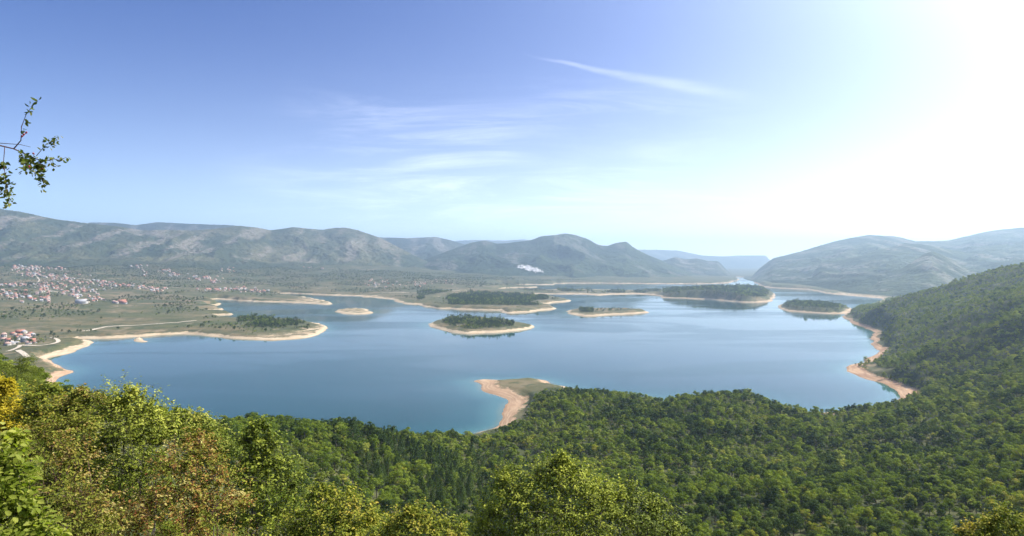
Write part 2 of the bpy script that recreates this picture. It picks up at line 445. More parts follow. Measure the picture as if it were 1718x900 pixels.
# terrain material
def terrain_material():
    m, t, b = material('terrain')
    geo = t.add('ShaderNodeNewGeometry'); pos = geo.outputs['Position']
    sep = t.add('ShaderNodeSeparateXYZ'); t.l.new(pos, sep.inputs[0]); z = sep.outputs[2]
    cover = t.add('ShaderNodeAttribute', attribute_name='cover').outputs['Fac']
    sdn = t.add('ShaderNodeAttribute', attribute_name='shore').outputs['Fac']
    red = t.add('ShaderNodeAttribute', attribute_name='red').outputs['Fac']
    n_a = t.noise(pos, 0.010, 5.0, 0.6); n_b = t.noise(pos, 0.045, 4.0, 0.6); n_c = t.noise(pos, 0.25, 3.0, 0.6)
    # fields: cells of pasture, stubble and scrub
    vo = t.add('ShaderNodeTexVoronoi', feature='F1'); t.l.new(t.scalevec(pos, (0.006, 0.011, 0.0), rot=(0, 0, 0.5)), vo.inputs['Vector']); vo.inputs['Scale'].default_value = 1.0
    vsep = t.add('ShaderNodeSeparateColor'); t.l.new(vo.outputs['Color'], vsep.inputs[0])
    field = t.ramp(vsep.outputs[0], [(0.0, (0.125, 0.105, 0.05)), (0.25, (0.082, 0.088, 0.034)), (0.45, (0.165, 0.125, 0.068)), (0.6, (0.062, 0.075, 0.028)), (0.8, (0.21, 0.155, 0.09)), (1, (0.095, 0.095, 0.04))])
    field = t.mixc(t.math('MULTIPLY', t.smooth(n_a, 0.45, 0.60), 0.7), field, (0.06, 0.068, 0.027))
    field = t.mixc(t.math('MULTIPLY', t.smooth(n_b, 0.50, 0.62), 0.75), field, (0.042, 0.058, 0.024))
    n_d = t.noise(t.scalevec(pos, (1.0, 0.45, 1.0), loc=(40, 10, 0)), 0.022, 5.0, 0.7)
    field = t.mixc(t.math('MULTIPLY', t.smooth(n_d, 0.56, 0.68), 0.7), field, (0.25, 0.19, 0.12))
    field = t.mixc(t.math('MULTIPLY', t.smooth(n_c, 0.58, 0.70), 0.35), field, (0.20, 0.16, 0.10))
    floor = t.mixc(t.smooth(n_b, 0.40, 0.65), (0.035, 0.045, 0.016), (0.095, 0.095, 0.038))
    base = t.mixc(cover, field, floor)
    # bare drawn-down shore
    lim = t.math('MULTIPLY_ADD', n_b, 7.0, 0.2)
    lim = t.math('ADD', lim, t.math('MULTIPLY', t.math('SUBTRACT', n_c, 0.5), 3.0))
    sandm = t.math('SUBTRACT', 1.0, t.smooth(t.math('SUBTRACT', z, lim), -0.4, 0.9))
    sandm = t.math('MULTIPLY', sandm, t.math('SUBTRACT', 1.0, t.smooth(sdn, 55.0, 110.0)))
    lay = t.noise(t.scalevec(pos, (0.02, 0.02, 1.6)), 1.0, 3.0, 0.6)
    sand = t.mixc(t.smooth(lay, 0.35, 0.7), (0.38, 0.285, 0.175), (0.54, 0.435, 0.30))
    sand = t.mixc(t.math('MULTIPLY', t.smooth(n_c, 0.5, 0.7), 0.5), sand, (0.30, 0.22, 0.14))
    sandr = t.mixc(t.smooth(lay, 0.35, 0.7), (0.27, 0.16, 0.095), (0.46, 0.31, 0.19))
    sand = t.mixc(red, sand, sandr)
    wet = t.math('SUBTRACT', 1.0, t.smooth(z, 0.1, 0.8))
    sand = t.mixc(t.math('MULTIPLY', wet, 0.45), sand, (0.22, 0.12, 0.06))
    fin = t.mixc(sandm, base, sand)
    t.l.new(fin, b.inputs['Base Color']); b.inputs['Roughness'].default_value = 0.95
    b.inputs['Specular IOR Level'].default_value = 0.15
    bp = t.add('ShaderNodeBump'); bp.inputs['Distance'].default_value = 1.2; bp.inputs['Strength'].default_value = 0.6
    t.l.new(t.noise(pos, 0.35, 5.0, 0.65), bp.inputs['Height']); t.l.new(bp.outputs[0], b.inputs['Normal'])
    return m
RED = np.clip(sstep(PXg, 1250, 1430) * (1 - sstep(YY, 1500, 2100)) + 0.35 * sstep(PXg, 900, 1200), 0, 1)
RED = np.where(PEN, 0.8, RED)
RED = np.maximum(RED, (1 - sstep(PXg, 125, 145)) * sstep(YY, 820, 880) * (1 - sstep(YY, 1060, 1120)) * 0.8)
verts = np.stack([XX, YY, ZZ], -1).reshape(-1, 3)
me = mesh_np('terrain', verts, grid_faces(NR, NS), [terrain_material()],
             {'cover': COVER, 'shore': SD, 'red': RED})
tag(link('terrain', me), 'lake shores, wooded slopes and the valley plain', None, None, 'structure')

# ------------------------------------------------------------------ water
def water_material():
    m, t, b = material('lake_water')
    sdn = t.add('ShaderNodeAttribute', attribute_name='shore').outputs['Fac']
    geo = t.add('ShaderNodeNewGeometry'); pos = geo.outputs['Position']
    n = t.noise(pos, 0.02, 3.0)
    dep = t.math('ADD', t.math('MULTIPLY', sdn, -1.0), t.math('MULTIPLY', t.math('SUBTRACT', n, 0.5), 14.0))
    c = t.ramp(t.math('DIVIDE', dep, 90.0, clamp=True), [(0.0, (0.08, 0.13, 0.095)), (0.08, (0.028, 0.105, 0.095)), (0.35, (0.004, 0.054, 0.052)), (1.0, (0.0, 0.036, 0.032))])
    t.l.new(c, b.inputs['Base Color'])
    b.inputs['IOR'].default_value = 1.333
    big = t.noise(t.scalevec(pos, (0.0016, 0.004, 1), rot=(0, 0, 0.35)), 1.0, 4.0, 0.55, 0.6)
    ro = t.math('MULTIPLY_ADD', t.smooth(big, 0.42, 0.60), 0.13, 0.03)
    t.l.new(ro, b.inputs['Roughness'])
    bp = t.add('ShaderNodeBump'); bp.inputs['Distance'].default_value = 0.05; bp.inputs['Strength'].default_value = 0.12
    t.l.new(t.noise(pos, 0.9, 3.0), bp.inputs['Height']); t.l.new(bp.outputs[0], b.inputs['Normal'])
    return m
wr = np.arange(0, NR); 
dmin = np.minimum(np.minimum(SD[:-1, :-1], SD[1:, :-1]), np.minimum(SD[:-1, 1:], SD[1:, 1:]))
keep = dmin < 12.0
wf = grid_faces(NR, NS, keep)
used, inv = np.unique(wf.ravel(), return_inverse=True)
wv = verts[used].copy(); wv[:, 2] = 0.0
me = mesh_np('lake_water', wv, inv.reshape(-1, 4), [water_material()], {'shore': SD.reshape(-1)[used]})
tag(link('lake_water', me), 'calm blue-green lake water', None, None, 'structure')

# ------------------------------------------------------------------ mountains
def mountain_material(name, scrub, forest, rock, rock_amt, quarry=False):
    m, t, b = material(name)
    geo = t.add('ShaderNodeNewGeometry'); pos = geo.outputs['Position']
    tt = t.add('ShaderNodeAttribute', attribute_name='rise').outputs['Fac']
    gul = t.add('ShaderNodeAttribute', attribute_name='gully').outputs['Fac']
    a = t.noise(pos, 0.0016, 6.0, 0.62); bb = t.noise(pos, 0.006, 6.0, 0.65); cc = t.noise(pos, 0.03, 4.0, 0.7)
    c = t.mixc(t.smooth(a, 0.40, 0.60), scrub, forest)
    cc2 = t.noise(pos, 0.075, 3.0, 0.7)
    dots = t.math('MAXIMUM', t.smooth(cc, 0.50, 0.58), t.smooth(cc2, 0.52, 0.60))
    c = t.mixc(t.math('MULTIPLY', dots, 0.75), c, tuple(x * 0.45 for x in forest))
    r = t.math('ADD', t.math('MULTIPLY', bb, 0.55), t.math('MULTIPLY', gul, 0.45))
    rm = t.smooth(r, 0.56 - 0.12 * rock_amt, 0.66 - 0.06 * rock_amt)
    rm = t.math('MULTIPLY', rm, t.smooth(cc, 0.38, 0.56))
    rm = t.math('MULTIPLY', rm, t.smooth(t.math('ADD', tt, t.math('MULTIPLY', a, 0.3)), 0.28, 0.42))
    c = t.mixc(t.math('MULTIPLY', rm, 0.9 * min(1, rock_amt + 0.25)), c, rock)
    foot = t.math('SUBTRACT', 1.0, t.smooth(t.math('ADD', tt, t.math('MULTIPLY', t.math('SUBTRACT', bb, 0.5), 0.5)), 0.12, 0.26))
    c = t.mixc(t.math('MULTIPLY', foot, 0.7), c, tuple(x * 0.8 for x in forest))
    t.l.new(c, b.inputs['Base Color']); b.inputs['Roughness'].default_value = 0.95; b.inputs['Specular IOR Level'].default_value = 0.1
    bp = t.add('ShaderNodeBump'); bp.inputs['Distance'].default_value = 45.0; bp.inputs['Strength'].default_value = 1.0
    t.l.new(t.math('ADD', bb, t.math('MULTIPLY', cc, 0.35)), bp.inputs['Height']); t.l.new(bp.outputs[0], b.inputs['Normal'])
    return m
def mountain(name, label, mat, crest, foot, gull=0.18, seed=0, back=0.35, rows=130, step=1.6, prof=1.15, wl=420.0, slant=0.4, gain=0.47):
    """crest: (column, row, depth); foot: (column, depth, z)"""
    cr = np.array(crest, float); ft = np.array(foot, float)
    px = np.arange(cr[0, 0], cr[-1, 0] + 0.1, step); n = len(px)
    def sm(xs, ys):
        y = np.interp(px, xs, ys); k = np.array([1, 2, 3, 2, 1.]); k /= k.sum()
        return np.convolve(np.pad(y, 2, 'edge'), k, 'valid')
    Yc = sm(cr[:, 0], cr[:, 2]); zc = EYE - (sm(cr[:, 0], cr[:, 1]) - HZ) / F * Yc
    Yf = sm(ft[:, 0], ft[:, 1]); zf = sm(ft[:, 0], ft[:, 2])
    t = np.concatenate([np.linspace(0, 1, rows), 1 + np.linspace(0.03, 1, 22) * back])
    TTm, PX = np.meshgrid(t, px, indexing='ij')
    Y = Yf + (Yc - Yf) * TTm; X = U(PX) * Y
    tc = np.clip(TTm, 0, 1)
    base = np.where(tc < 1, tc ** prof, 1.0)
    base = base * (1 - 0.12 * np.sin(tc * np.pi)) if prof < 1.1 else base
    Hh = np.maximum(zc - zf, 10)
    down = np.where(TTm > 1, ((TTm - 1) / back), 0)
    z = zf + Hh * base - down ** 1.3 * (Hh + 40)
    al = X / wl + slant * tc * 1.2 + seed * 3.1
    g = ridged(al + 0.5 * fbm(X / 700, Y / 700, 2, seed), Y / (wl * 2.2) + 7, 5, seed + 3, gain)
    env = np.sin(np.clip(tc, 0, 1) * np.pi) ** 0.8
    z = z + (g - 0.55) * gull * Hh * env * 0.8
    z = z + fbm(X / 180, Y / 180, 4, seed + 9) * Hh * 0.035 * (0.35 + env) + fbm(X / 45, Y / 45, 2, seed + 19) * 3.0
    z[0] = z[0] - 40
    gm = np.clip(0.5 + 0.9 * fbm(X / (wl * 0.35) + tc * 1.0, tc * 2.2 + X / 900, 4, seed + 31), 0, 1)
    V = np.stack([X, Y, z], -1).reshape(-1, 3)
    me = mesh_np(name, V, grid_faces(len(t), n), [mat], {'rise': np.clip(TTm, 0, 1), 'gully': gm})
    o = link(name, me); tag(o, label, None, None, 'structure')
    return px, t, X, Y, z

M_left = mountain_material('karst_slope', (0.13, 0.125, 0.066), (0.052, 0.068, 0.032), (0.26, 0.22, 0.18), 0.5)
M_mid = mountain_material('wooded_slope', (0.060, 0.082, 0.034), (0.026, 0.042, 0.020), (0.25, 0.22, 0.20), 0.2)
M_far = mountain_material('distant_slope', (0.07, 0.08, 0.045), (0.035, 0.05, 0.03), (0.28, 0.25, 0.22), 0.4)
M_right = mountain_material('rocky_wooded_slope', (0.075, 0.092, 0.042), (0.030, 0.046, 0.022), (0.28, 0.25, 0.21), 0.35)

mountain('mountain', 'long bare karst mountain with pale rock scars above the villages', M_left,
    [(-220, 322, 5600), (-100, 338, 5600), (0, 350, 5600), (30, 355, 5600), (60, 361, 5650), (97, 369, 5700), (168, 377, 5800), (200, 380, 5900), (238, 387, 6000), (277, 386, 6000), (330, 387, 6100),
     (380, 382, 6300), (400, 379, 6400), (430, 382, 6500), (455, 386.5, 6600), (492, 381.5, 6700), (539, 386, 6900), (560, 383, 7000), (579, 382, 7000), (602, 387, 7000), (637, 399, 6900), (670, 416, 6700), (705, 434, 6500), (740, 449, 6300), (790, 470, 6000)],
    [(-220, 4100, 130), (0, 4100, 128), (300, 4400, 118), (450, 4900, 105), (600, 5400, 100), (790, 5600, 60)], gull=0.26, seed=1, wl=520, prof=1.25, gain=0.58)
mountain('mountain', 'dark ridge rising behind the bare left mountain', M_far,
    [(120, 386, 9000), (151, 373.5, 9000), (193, 374, 9000), (226, 378, 9000), (264, 373, 9000), (322, 376, 9000), (387, 378, 9000), (430, 383, 9000), (470, 390, 9000)],
    [(120, 7600, 300), (470, 7600, 300)], seed=2, wl=700)
mountain('mountain', 'hazy plateau ridge between the left and middle mountains', M_far,
    [(600, 405, 9500), (637, 398.5, 9500), (690, 400, 9500), (729, 397.5, 9500), (755, 403, 9500), (781, 411, 9500), (830, 425, 9500), (900, 445, 9500)],
    [(600, 6800, 120), (900, 6800, 80)], gull=0.22, seed=3, wl=700)
MB = mountain('mountain', 'wooded two-peaked mountain in the middle beyond the lake', M_mid,
    [(560, 474, 5400), (640, 459, 6000), (683, 445, 6400), (718, 434, 6700), (761, 418, 7000), (790, 407.5, 7200), (813, 404, 7200), (833, 409, 7200), (850, 408.5, 7200), (869, 406, 7200), (892, 403, 7200), (909, 396.5, 7200), (930, 394.5, 7200), (947, 392, 7200), (964, 394.5, 7200), (984, 400.5, 7200),
     (1002, 410.5, 7200), (1018, 413, 7200), (1036, 407.5, 7200), (1051, 405.5, 7200), (1062, 415, 7200), (1086, 428, 7100), (1109, 437, 7000), (1140, 452, 6900), (1180, 466, 6700)],
    [(560, 5000, 70), (700, 5200, 50), (900, 5200, 22), (1000, 5300, 6), (1180, 5500, 3)], gull=0.30, seed=4, wl=560, prof=1.3)
mountain('hill', 'low rounded hazy hill at the narrows of the lake', M_far,
    [(1070, 452, 8000), (1100, 440, 8000), (1117, 436.5, 8000), (1132, 431.5, 8000), (1152, 435.5, 8000), (1169, 433.5, 8000), (1187, 438, 8000), (1204, 438, 8000), (1213, 446.5, 8000), (1227, 462, 7800), (1236, 467, 7700)],
    [(1070, 6200, 4), (1236, 6700, 2)], gull=0.25, seed=5, wl=600)
mountain('mountain', 'pale blue mountains fading out down the valley', M_far,
    [(1040, 425, 17000), (1071, 419, 17000), (1138, 420.5, 17000), (1178, 429, 17000), (1215, 430.5, 17000), (1239, 429, 17000), (1285, 429, 17000), (1292, 437, 17000), (1330, 450, 17000)],
    [(1040, 14000, 0), (1330, 14000, 0)], seed=6, wl=1500)
mountain('mountain', 'pale ridge showing behind the middle mountain', M_far,
    [(740, 410, 16000), (770, 404, 16000), (800, 403, 16000), (850, 404, 16000), (880, 402, 16000), (930, 412, 16000)],
    [(740, 13000, 100), (930, 13000, 100)], seed=8, wl=1500)
mountain('mountain', 'hazy backlit mountain on the right shore', M_right,
    [(1248, 468, 6900), (1262, 464, 6900), (1275, 450, 6900), (1296, 434, 6900), (1340, 423, 6900), (1370, 414, 6900), (1400, 405.5, 6900), (1430, 399, 6900), (1456, 395, 6900), (1500, 396.5, 6900), (1536, 405, 6900), (1565, 405, 7000), (1592, 403.5, 7000),
     (1632, 394, 7000), (1660, 388, 7000), (1680, 385, 7000), (1718, 382, 7000), (1800, 378, 7000), (1950, 372, 7000)],
    [(1248, 6300, 0), (1272, 4950, -2), (1300, 4180, -2), (1350, 3920, -2), (1412, 3380, -2), (1450, 3150, -2), (1500, 3000, 0), (1950, 3000, 20)], gull=0.30, seed=9, wl=620, prof=1.0)
mountain('hill', 'wooded spur with a cliff dropping to the right arm of the lake', M_right,
    [(1340, 486, 4600), (1350, 478, 4650), (1360, 464, 4750), (1368, 454, 4800), (1377, 442, 4900), (1420, 435, 4900), (1450, 428, 4900), (1480, 419, 5000), (1520, 408, 5200), (1560, 412, 5200), (1620, 425, 5200), (1718, 415, 5200), (1900, 405, 5200)],
    [(1340, 4000, -2), (1440, 3250, -2), (1560, 3000, 2), (1900, 3000, 40)], gull=0.28, seed=10, wl=420, prof=0.95)
mountain('hill', 'conical wooded hill in front of the right mountains', M_right,
    [(1405, 497, 3600), (1440, 490, 3600), (1480, 467, 3700), (1520, 447, 3800), (1548, 428, 3900), (1564, 421.5, 3900), (1584, 429, 3900), (1624, 451, 3900), (1664, 452, 3800), (1718, 440, 3800), (1850, 420, 3800)],
    [(1405, 3400, -2), (1450, 3120, -2), (1480, 2950, -2), (1850, 2850, 20)], gull=0.30, seed=11, wl=340, prof=1.1)

# white quarry cut into the foot of the middle mountain
def quarry():
    px, t, X, Y, z = MB
    i0, i1 = np.searchsorted(px, 862), np.searchsorted(px, 921)
    py = HZ + (EYE - z) / Y * F
    PX = np.broadcast_to(px[None], z.shape)
    cxp = (PX - 889) / 24.0; mid = 446 + (PX - 866) * 0.21 + 0.6
    nz = fbm(PX / 5.0, py / 3.0, 3, 91) * 1.5
    inside = (np.abs(cxp) < 1) & (np.abs(py - mid) < (4.6 * np.sqrt(np.clip(1 - cxp ** 2, 0, 1)) + nz * 2.6)) & (t[:, None] < 0.75)
    holes = fbm(PX / 2.2 + 4, py / 1.3, 2, 95) > 0.22
    keep = inside[:-1, :-1] & inside[1:, 1:] & ~holes[:-1, :-1]
    f = grid_faces(len(t), len(px), keep)
    if not len(f): return
    used, inv = np.unique(f.ravel(), return_inverse=True)
    v = np.stack([X, Y, z], -1).reshape(-1, 3)[used].copy()
    v[:, 2] += 2 + 2 * np.abs(fbm(v[:, 0] / 30, v[:, 1] / 30, 2, 5)); v[:, 1] -= 2
    m, tt, b = material('quarry_rock')
    geo = tt.add('ShaderNodeNewGeometry')
    c = tt.ramp(tt.noise(geo.outputs['Position'], 0.03, 5, 0.7), [(0.40, (0.20, 0.19, 0.18)), (0.60, (0.55, 0.53, 0.52))])
    tt.l.new(c, b.inputs['Base Color']); b.inputs['Roughness'].default_value = 0.9
    tag(link('quarry', mesh_np('quarry', v, inv.reshape(-1, 4), [m])), 'white quarried rock face at the foot of the middle mountain', None, None, 'structure')
quarry()

# ------------------------------------------------------------------ haze
HAZE_D = 9.8e-5
def haze():
    v = np.array([(x, y, z) for x in (-20800, 20800) for y in (-90, 18600) for z in (-55, 800)], float)
    f = np.array([(0, 1, 3, 2), (4, 6, 7, 5), (0, 4, 5, 1), (2, 3, 7, 6), (0, 2, 6, 4), (1, 5, 7, 3)])
    m = bpy.data.materials.new('haze_air'); m.use_nodes = True
    t = NT(m.node_tree); t.n.clear()
    p = t.add('ShaderNodeVolumePrincipled')
    p.inputs['Color'].default_value = (0.62, 0.83, 1.0, 1); p.inputs['Density'].default_value = HAZE_D
    p.inputs['Anisotropy'].default_value = 0.5
    out = t.add('ShaderNodeOutputMaterial'); t.l.new(p.outputs[0], out.inputs['Volume'])
    o = link('haze', mesh_np('haze', v, f, [m], smooth=False)); tag(o, 'thin bluish summer haze filling the valley', None, None, 'stuff')
haze()

# ------------------------------------------------------------------ foliage materials
def foliage(name, stops, trans=0.35, world_scale=0.012, rnd=0.45, bright=1.0, rough=0.7, spec=0.06):
    m = bpy.data.materials.new(name); m.use_nodes = True
    t = NT(m.node_tree); t.n.clear()
    geo = t.add('ShaderNodeNewGeometry'); oi = t.add('ShaderNodeObjectInfo')
    v = t.add('ShaderNodeAttribute', attribute_name='tint').outputs['Fac']
    wn = t.noise(geo.outputs['Position'], world_scale, 3.0, 0.6)
    f = t.math('ADD', t.math('MULTIPLY', oi.outputs['Random'], rnd), t.math('MULTIPLY', v, 1.0 - rnd))
    f = t.math('ADD', f, t.math('MULTIPLY', t.math('SUBTRACT', wn, 0.5), 1.7), clamp=True)
    c = t.ramp(f, [(p, (cc[0] * bright, cc[1] * bright, cc[2] * bright * 0.72)) for p, cc in stops])
    d = t.add('ShaderNodeBsdfPrincipled'); t.l.new(c, d.inputs['Base Color']); d.inputs['Roughness'].default_value = rough
    d.inputs['Specular IOR Level'].default_value = spec
    tr = t.add('ShaderNodeBsdfTranslucent')
    c2 = t.mixc(1.0, c, (1.25, 1.4, 0.5), 'MULTIPLY'); t.l.new(c2, tr.inputs[0])
    mx = t.add('ShaderNodeMixShader'); mx.inputs[0].default_value = trans
    t.l.new(d.outputs[0], mx.inputs[1]); t.l.new(tr.outputs[0], mx.inputs[2])
    out = t.add('ShaderNodeOutputMaterial'); t.l.new(mx.outputs[0], out.inputs[0])
    return m
def bark(name, a, b_):
    m, t, b = material(name)
    geo = t.add('ShaderNodeNewGeometry')
    t.l.new(t.mixc(t.noise(geo.outputs['Position'], 14.0, 4.0, 0.6), a, b_), b.inputs['Base Color']); b.inputs['Roughness'].default_value = 0.9
    return m
BARK = bark('grey_bark', (0.05, 0.04, 0.03), (0.19, 0.16, 0.13))
TWIG = bark('reddish_twig', (0.05, 0.02, 0.018), (0.18, 0.09, 0.07))
G_broad = foliage('broadleaf_leaves', [(0.0, (0.026, 0.046, 0.010)), (0.3, (0.080, 0.116, 0.018)), (0.65, (0.165, 0.21, 0.034)), (0.92, (0.24, 0.26, 0.045)), (1.0, (0.29, 0.25, 0.06))], bright=1.12)
G_dark = foliage('dark_leaves', [(0.0, (0.016, 0.032, 0.012)), (0.5, (0.044, 0.074, 0.021)), (1.0, (0.105, 0.14, 0.032))], 0.25)
G_olive = foliage('olive_leaves', [(0.0, (0.09, 0.105, 0.028)), (0.4, (0.17, 0.20, 0.05)), (0.75, (0.25, 0.27, 0.08)), (1.0, (0.32, 0.29, 0.10))], 0.4, 0.05, bright=1.18)

def leaf_cloud(r, centers, radii, n, size, flat=0.75, up=0.35, asp=0.62, hexa=False, shell=0.55):
    """leaves spread through clumps; returns verts, faces, tint"""
    k = len(centers); w = radii ** 2; w = w / w.sum()
    ci = r.choice(k, n, p=w)
    d = r.normal(size=(n, 3)); d /= np.linalg.norm(d, axis=1)[:, None]
    rad = (shell + (1 - shell) * r.random(n)) ** 0.7
    d[:, 2] = np.where(d[:, 2] < -0.3, -d[:, 2] * 0.6, d[:, 2])
    p = centers[ci] + d * (radii[ci] * rad)[:, None] * np.array([1, 1, flat])
    nrm = d * 1.3 + r.normal(size=(n, 3)) * 0.5 + np.array([0, 0, up]); nrm /= np.linalg.norm(nrm, axis=1)[:, None]
    return leaf_quads(r, p, nrm, size * (0.6 + 0.8 * r.random(n)), asp, hexa, (0.5 * r.random(k))[ci] + 0.5 * r.random(n))
def leaf_quads(r, p, nrm, sz, asp, hexa, tint, axis=None):
    n = len(p)
    a = r.normal(size=(n, 3)) if axis is None else axis
    tx = a - (a * nrm).sum(1)[:, None] * nrm; tx /= (np.linalg.norm(tx, axis=1)[:, None] + 1e-9)
    ty = np.cross(nrm, tx)
    L = sz[:, None]; w = (sz * asp)[:, None]
    if hexa:
        v = np.stack([p, p + tx * L * 0.33 + ty * w * 0.5 + nrm * L * 0.07, p + tx * L * 0.72 + ty * w * 0.36 + nrm * L * 0.03, p + tx * L - nrm * L * 0.12,
                      p + tx * L * 0.72 - ty * w * 0.36 + nrm * L * 0.03, p + tx * L * 0.33 - ty * w * 0.5 + nrm * L * 0.07], 1)
        i = np.arange(n)[:, None] * 6
        f = np.concatenate([i + np.array([[0, 1, 2, 3]]), i + np.array([[0, 3, 4, 5]])])
        return v.reshape(-1, 3), f, np.repeat(tint, 6)
    v = np.stack([p - tx * L * 0.5, p + ty * w * 0.5 + nrm * L * 0.08, p + tx * L * 0.5, p - ty * w * 0.5 + nrm * L * 0.08], 1)
    f = np.arange(n)[:, None] * 4 + np.array([[0, 1, 2, 3]])
    return v.reshape(-1, 3), f, np.repeat(tint, 4)
def tubes(paths, sides=5):
    """paths: list of (pts (k,3), radii (k,)) -> verts, faces"""
    V = []; Fc = []; o = 0
    ang = np.linspace(0, 2 * np.pi, sides, endpoint=False)
    for pts, rad in paths:
        pts = np.asarray(pts, float); k = len(pts)
        tg = np.gradient(pts, axis=0); tg /= (np.linalg.norm(tg, axis=1)[:, None] + 1e-9)
        ref = np.where(np.abs(tg[:, 2:3]) > 0.9, np.array([[1., 0, 0]]), np.array([[0, 0, 1.]]))
        a = np.cross(tg, ref); a /= (np.linalg.norm(a, axis=1)[:, None] + 1e-9); b = np.cross(tg, a)
        ring = pts[:, None] + (a[:, None] * np.cos(ang)[None, :, None] + b[:, None] * np.sin(ang)[None, :, None]) * np.asarray(rad)[:, None, None]
        V.append(ring.reshape(-1, 3))
        i = np.arange(k - 1)[:, None] * sides; j = np.arange(sides)[None]; j2 = (j + 1) % sides
        f = np.stack([i + j, i + j2, i + sides + j2, i + sides + j], -1).reshape(-1, 4) + o
        Fc.append(f); o += k * sides
    return np.concatenate(V), np.concatenate(Fc)
def curve_pts(a, b, bend, k=6, r=None):
    t = np.linspace(0, 1, k)[:, None]
    p = np.asarray(a) * (1 - t) + np.asarray(b) * t
    return p + np.sin(t * np.pi) * np.asarray(bend)[None]

# tree patterns, three levels of leaf size
def make_pattern(kind, lod, seed):
    r = np.random.default_rng(seed)
    if kind == 'pine':
        H = r.uniform(7.0, 9.5); R = H * r.uniform(0.34, 0.42); n = {1: 6000, 2: 1500, 3: 420}[lod]; size = {1: 0.16, 2: 0.42, 3: 0.75}[lod]
        tt = r.random(n) ** 1.5; ang = r.random(n) * 6.283; lay = np.abs(np.sin(tt * H * 3.0 + r.random() * 6)) * 0.35 + 0.65
        rad = (1 - tt) ** 0.75 * R * lay * (0.35 + 0.65 * r.random(n) ** 0.4) * (1 + 0.25 * np.sin(ang * 3 + seed) + 0.15 * np.sin(ang * 7 + tt * 9))
        p = np.stack([np.cos(ang) * rad, np.sin(ang) * rad, 0.10 * H + tt * H * 0.9 - rad * 0.25], 1)
        nrm = np.stack([np.cos(ang), np.sin(ang), np.full(n, 0.8)], 1) + r.normal(size=(n, 3)) * 0.6; nrm /= np.linalg.norm(nrm, axis=1)[:, None]
        v, f, ti = leaf_quads(r, p, nrm, size * (0.6 + 0.8 * r.random(n)), 0.5, False, r.random(n))
    else:
        if kind == 'bush': H = r.uniform(2.6, 4.2); R = H * r.uniform(0.5, 0.68)
        else: H = r.uniform(5.6, 8.6); R = H * r.uniform(0.36, 0.46)
        k = {1: 34, 2: 20, 3: 12}[lod]
        c = []; rr = []
        for i in range(k):
            zf = r.uniform(0.18, 0.97) if kind == 'bush' else r.uniform(0.34, 0.97)
            lim = math.sqrt(max(0.03, 1 - ((zf - 0.52) / 0.52) ** 2)) if zf > 0.52 else 0.92
            a = r.uniform(0, 6.283); q = r.uniform(0.25, 1.0) ** 0.6 * lim * R * 0.86
            c.append((math.cos(a) * q, math.sin(a) * q, zf * H * 0.93)); rr.append(R * r.uniform(0.20, 0.40))
        c.append((0, 0, H * 0.62)); rr.append(R * 0.55)
        n = {1: 11000, 2: 2600, 3: 950}[lod]; size = {1: 0.13, 2: 0.32, 3: 0.52}[lod]
        if kind == 'bush': n = int(n * 0.6); size *= 0.8
        v, f, ti = leaf_cloud(r, np.array(c), np.array(rr), n, size)
        if lod == 1:   # loose sprays that break the outline
            n2 = 1600
            v2, f2, t2 = leaf_cloud(r, np.array(c), np.array(rr) * 1.35, n2, size * 0.8, shell=0.85)
            f = np.concatenate([f, f2 + len(v)]); v = np.concatenate([v, v2]); ti = np.concatenate([ti, t2])
    paths = []
    lean = r.normal(size=2) * 0.25
    top = np.array([lean[0], lean[1], H * 0.72])
    tr = 0.028 * H
    paths.append((curve_pts((0, 0, -0.6), top, (r.normal() * 0.15, r.normal() * 0.15, 0), 7), np.linspace(tr, tr * 0.25, 7)))
    if kind != 'pine':
        for i in range(6 if lod == 1 else 3):
            a = r.uniform(0, 6.283); z0 = r.uniform(0.18, 0.45) * H
            q = R * r.uniform(0.5, 0.8)
            paths.append((curve_pts((0, 0, z0), (math.cos(a) * q, math.sin(a) * q, z0 + H * r.uniform(0.2, 0.4)), (0, 0, 0.2), 5), np.linspace(tr * 0.55, tr * 0.12, 5)))
    tv, tf = tubes(paths, 5)
    return dict(kind=kind, H=H, R=R, leaves=(v, f, ti), trunk=(tv, tf))
def pattern_meshes(tag_, p, mat):
    v, f, ti = p['leaves']; crown = mesh_np('crown', v, f, [mat], {'tint': ti}, smooth=False)
    tv, tf = p['trunk']; trunk = mesh_np('trunk', tv, tf, [BARK])
    vv = np.concatenate([v, tv]); ff = np.concatenate([f, tf + len(v)])
    fm = np.concatenate([np.zeros(len(f)), np.ones(len(tf))])
    both = mesh_np('tree_pattern', vv, ff, [mat, BARK], {'tint': np.concatenate([ti, np.zeros(len(tv))])}, smooth=False, fmat=fm)
    return crown, trunk, both
PAT = []   # (kind, lod, crown, trunk, both, H, R)
for lod in (1, 2, 3):
    for j in range(3): PAT.append(('broad', lod) + pattern_meshes('b', q := make_pattern('broad', lod, 100 * lod + j), G_broad) + (q['H'], q['R']))
    for j in range(2): PAT.append(('dark', lod) + pattern_meshes('d', q := make_pattern('broad', lod, 100 * lod + 20 + j), G_dark) + (q['H'], q['R']))
    for j in range(2): PAT.append(('olive', lod) + pattern_meshes('o', q := make_pattern('broad' if j else 'bush', lod, 100 * lod + 40 + j), G_olive) + (q['H'], q['R']))
    for j in range(1): PAT.append(('pine', lod) + pattern_meshes('p', q := make_pattern('pine', lod, 100 * lod + 60 + j), G_dark) + (q['H'], q['R']))
    for j in range(2): PAT.append(('bush', lod) + pattern_meshes('u', q := make_pattern('bush', lod, 100 * lod + 80 + j), G_broad) + (q['H'], q['R']))
PATH_ = np.array([p[5] for p in PAT]); PATR = np.array([p[6] for p in PAT])
def pats(kind, lod): return [i for i, p in enumerate(PAT) if p[0] == kind and p[1] == lod]

